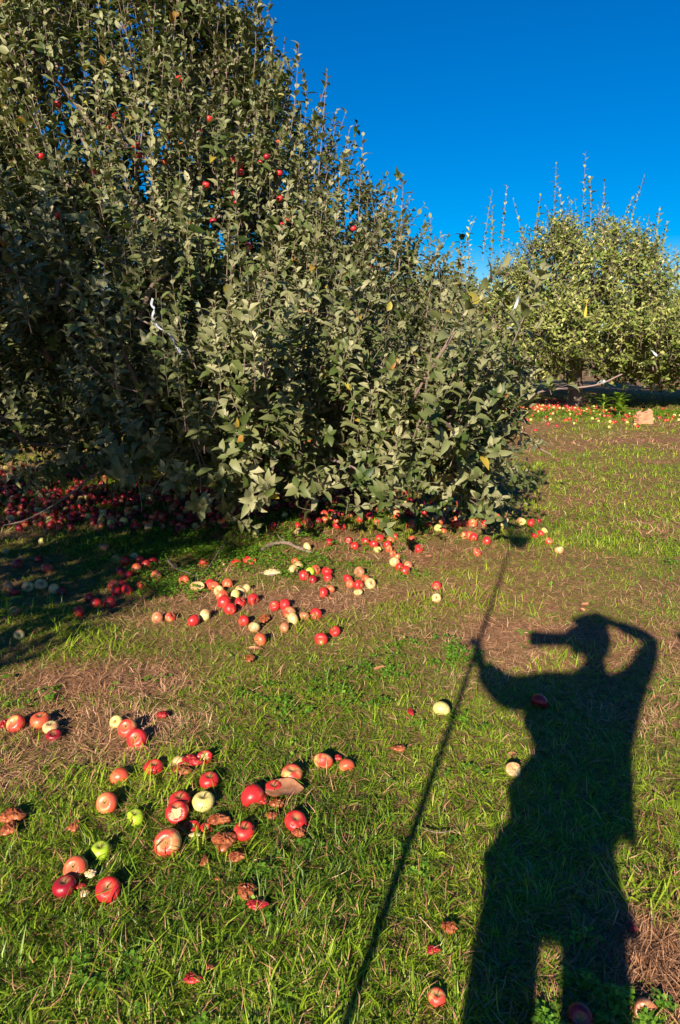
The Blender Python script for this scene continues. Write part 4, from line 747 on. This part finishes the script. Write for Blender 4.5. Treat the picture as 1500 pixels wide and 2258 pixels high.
def build_camera():
    root = empty('held_camera', (.09, -.27, 1.60)); O = np.array([.09, -.27, 1.60]); tip = np.array([-.07, -.10, 1.535]); rt = np.array([.10, -.275, 1.605])
    tip = np.array(P(1172, 1405, 1)*0) if False else tip
    ax = nrm(tip-rt); L = np.linalg.norm(tip-rt); bf = Buf(); pts = [rt+ax*L*t_ for t_ in (0, .1, .3, .32, .6, .62, .75, .98, .985)]; tube(bf, [p-O for p in pts], [.038, .038, .038, .038, .040, .040, .041, .045, .042], 24); link('lens', bf.mesh('lens', M['black']), root)
    b2 = Buf(); tube(b2, [rt+ax*L*.93-O, rt+ax*L*.94-O], [.036, .002], 24); link('lens_glass', b2.mesh('lens_glass', M['eye']), root)
    b3 = Buf(); u = nrm(np.cross(ax, [0, 0, 1.])); v = np.cross(u, ax)
    def bx(c, a, b_, d): 
        V = [c+sx*a*u+sy*b_*ax+sz*d*v for sz in (-1, 1) for sx, sy in ((-1, -1), (1, -1), (1, 1), (-1, 1))]; b3.add(np.array(V)-O, [[0, 3, 2, 1], [4, 5, 6, 7], [0, 1, 5, 4], [1, 2, 6, 5], [2, 3, 7, 6], [3, 0, 4, 7]])
    bx(rt-ax*.02, .045, .030, .068); bx(rt-ax*.02-u*.055, .018, .022, .025); me = b3.mesh('camera_body', M['black'], smooth=False); o = link('camera_body', me, root); md = o.modifiers.new('bev', 'BEVEL'); md.width = .006; md.segments = 3
    tag(root, 'black camera with a hooded lens held up to the eye of the photographer', 'camera')
build_camera()
def picker():
    a = np.array([-.505, yb+.04, 0.]); c = np.array([-.375, yb+.04, 2.34]); root = empty('fruit_picker', tuple(a)); bf = Buf(); tube(bf, [np.zeros(3), (c-a)*.5, c-a], [.014, .013, .011], 12); link('pole', bf.mesh('pole', M['metal']), root)
    g_ = Buf(); tube(g_, [(c-a)*.0+[0, 0, .0], (c-a)*.10], [.022, .022], 12); link('grip', g_.mesh('grip', M['black']), root)
    bk = Buf(); top = c-a; up_ = np.array([.05, 0, 1.]); ctr = top+np.array([.055, 0, .06])
    for k in range(7): z = k/6; q = [ctr+np.array([math.cos(t_)*(.06+.055*math.sin(z*1.6)), math.sin(t_)*(.06+.055*math.sin(z*1.6)), z*.25]) for t_ in np.linspace(0, 2*PI, 21)]; tube(bk, q, .005, 5)
    for k in range(18): t_ = k*2*PI/18; q = [ctr+np.array([math.cos(t_)*(.06+.055*math.sin(z*1.6)), math.sin(t_)*(.06+.055*math.sin(z*1.6)), z*.25+(.02 if z > .95 else 0)]) for z in np.linspace(0, 1, 7)]; tube(bk, q, .005, 5)
    link('wire_basket', bk.mesh('wire_basket', M['metal']), root)
    cu = Buf(); q = [ctr+np.array([0, 0, -.002])]; tube(cu, [ctr+[0, 0, -.01], ctr+[0, 0, .06], ctr+[0, 0, .10]], [.03, .075, .085], 16); link('foam_pad', cu.mesh('foam_pad', M['mushred']), root)
    tag(root, 'long fruit picker pole with a wire basket on top, casting the thin slanting shadow', 'fruit picker')
picker()
def stand(base, face, h=1.70, armx=.23):
    f = Vector((*face, 0)).normalized(); s = Vector((f.y, -f.x, 0)); B0 = Vector((*base, 0)); k = h/1.72; q = lambda a, u, z: tuple(B0+s*a*k+f*u*k+Vector((0, 0, z*k)))
    J = dict(face=(f.x, f.y, -.1), head=q(0, .02, 1.60), neck=q(0, 0, 1.44), chest=q(0, 0, 1.27), waist=q(0, .01, 1.08), pelvis=q(0, 0, .93))
    for n_, sg in (('L', -1), ('R', 1)):
        J.update({'sh'+n_: q(.17*sg, 0, 1.37), 'el'+n_: q(armx*sg, -.02, 1.08), 'wr'+n_: q((armx+.02)*sg, .06, .85), 'hd'+n_: q((armx+.02)*sg, .09, .75), 'pal'+n_: tuple(f), 'hip'+n_: q(.09*sg, 0, .86), 'kn'+n_: q(.10*sg, .02, .48), 'an'+n_: q(.11*sg, 0, .09)})
    return J
person(stand((.73, -.36), (1, .15), 1.635), 'second onlooker right of the photographer, only a sliver of head shadow in view', 'jacket', 'denim', 'tan', hairlen=.16)
g = G(245, 1006); person(stand((g.x-.05, g.y+.1), (.4, -.9), 1.7), 'person in blue jeans and white shoes standing half hidden behind the big tree', 'redshirt', 'denim', 'whiteshoe')
g = G(312, 1006); person(stand((g.x+.1, g.y+.15), (-.3, -.9), 1.74), 'person in brown boots half hidden behind the big tree, beside white shoes', 'jacket', 'tan', 'tan')
print('apples', NAP[0], 'objects', len(bpy.data.objects))
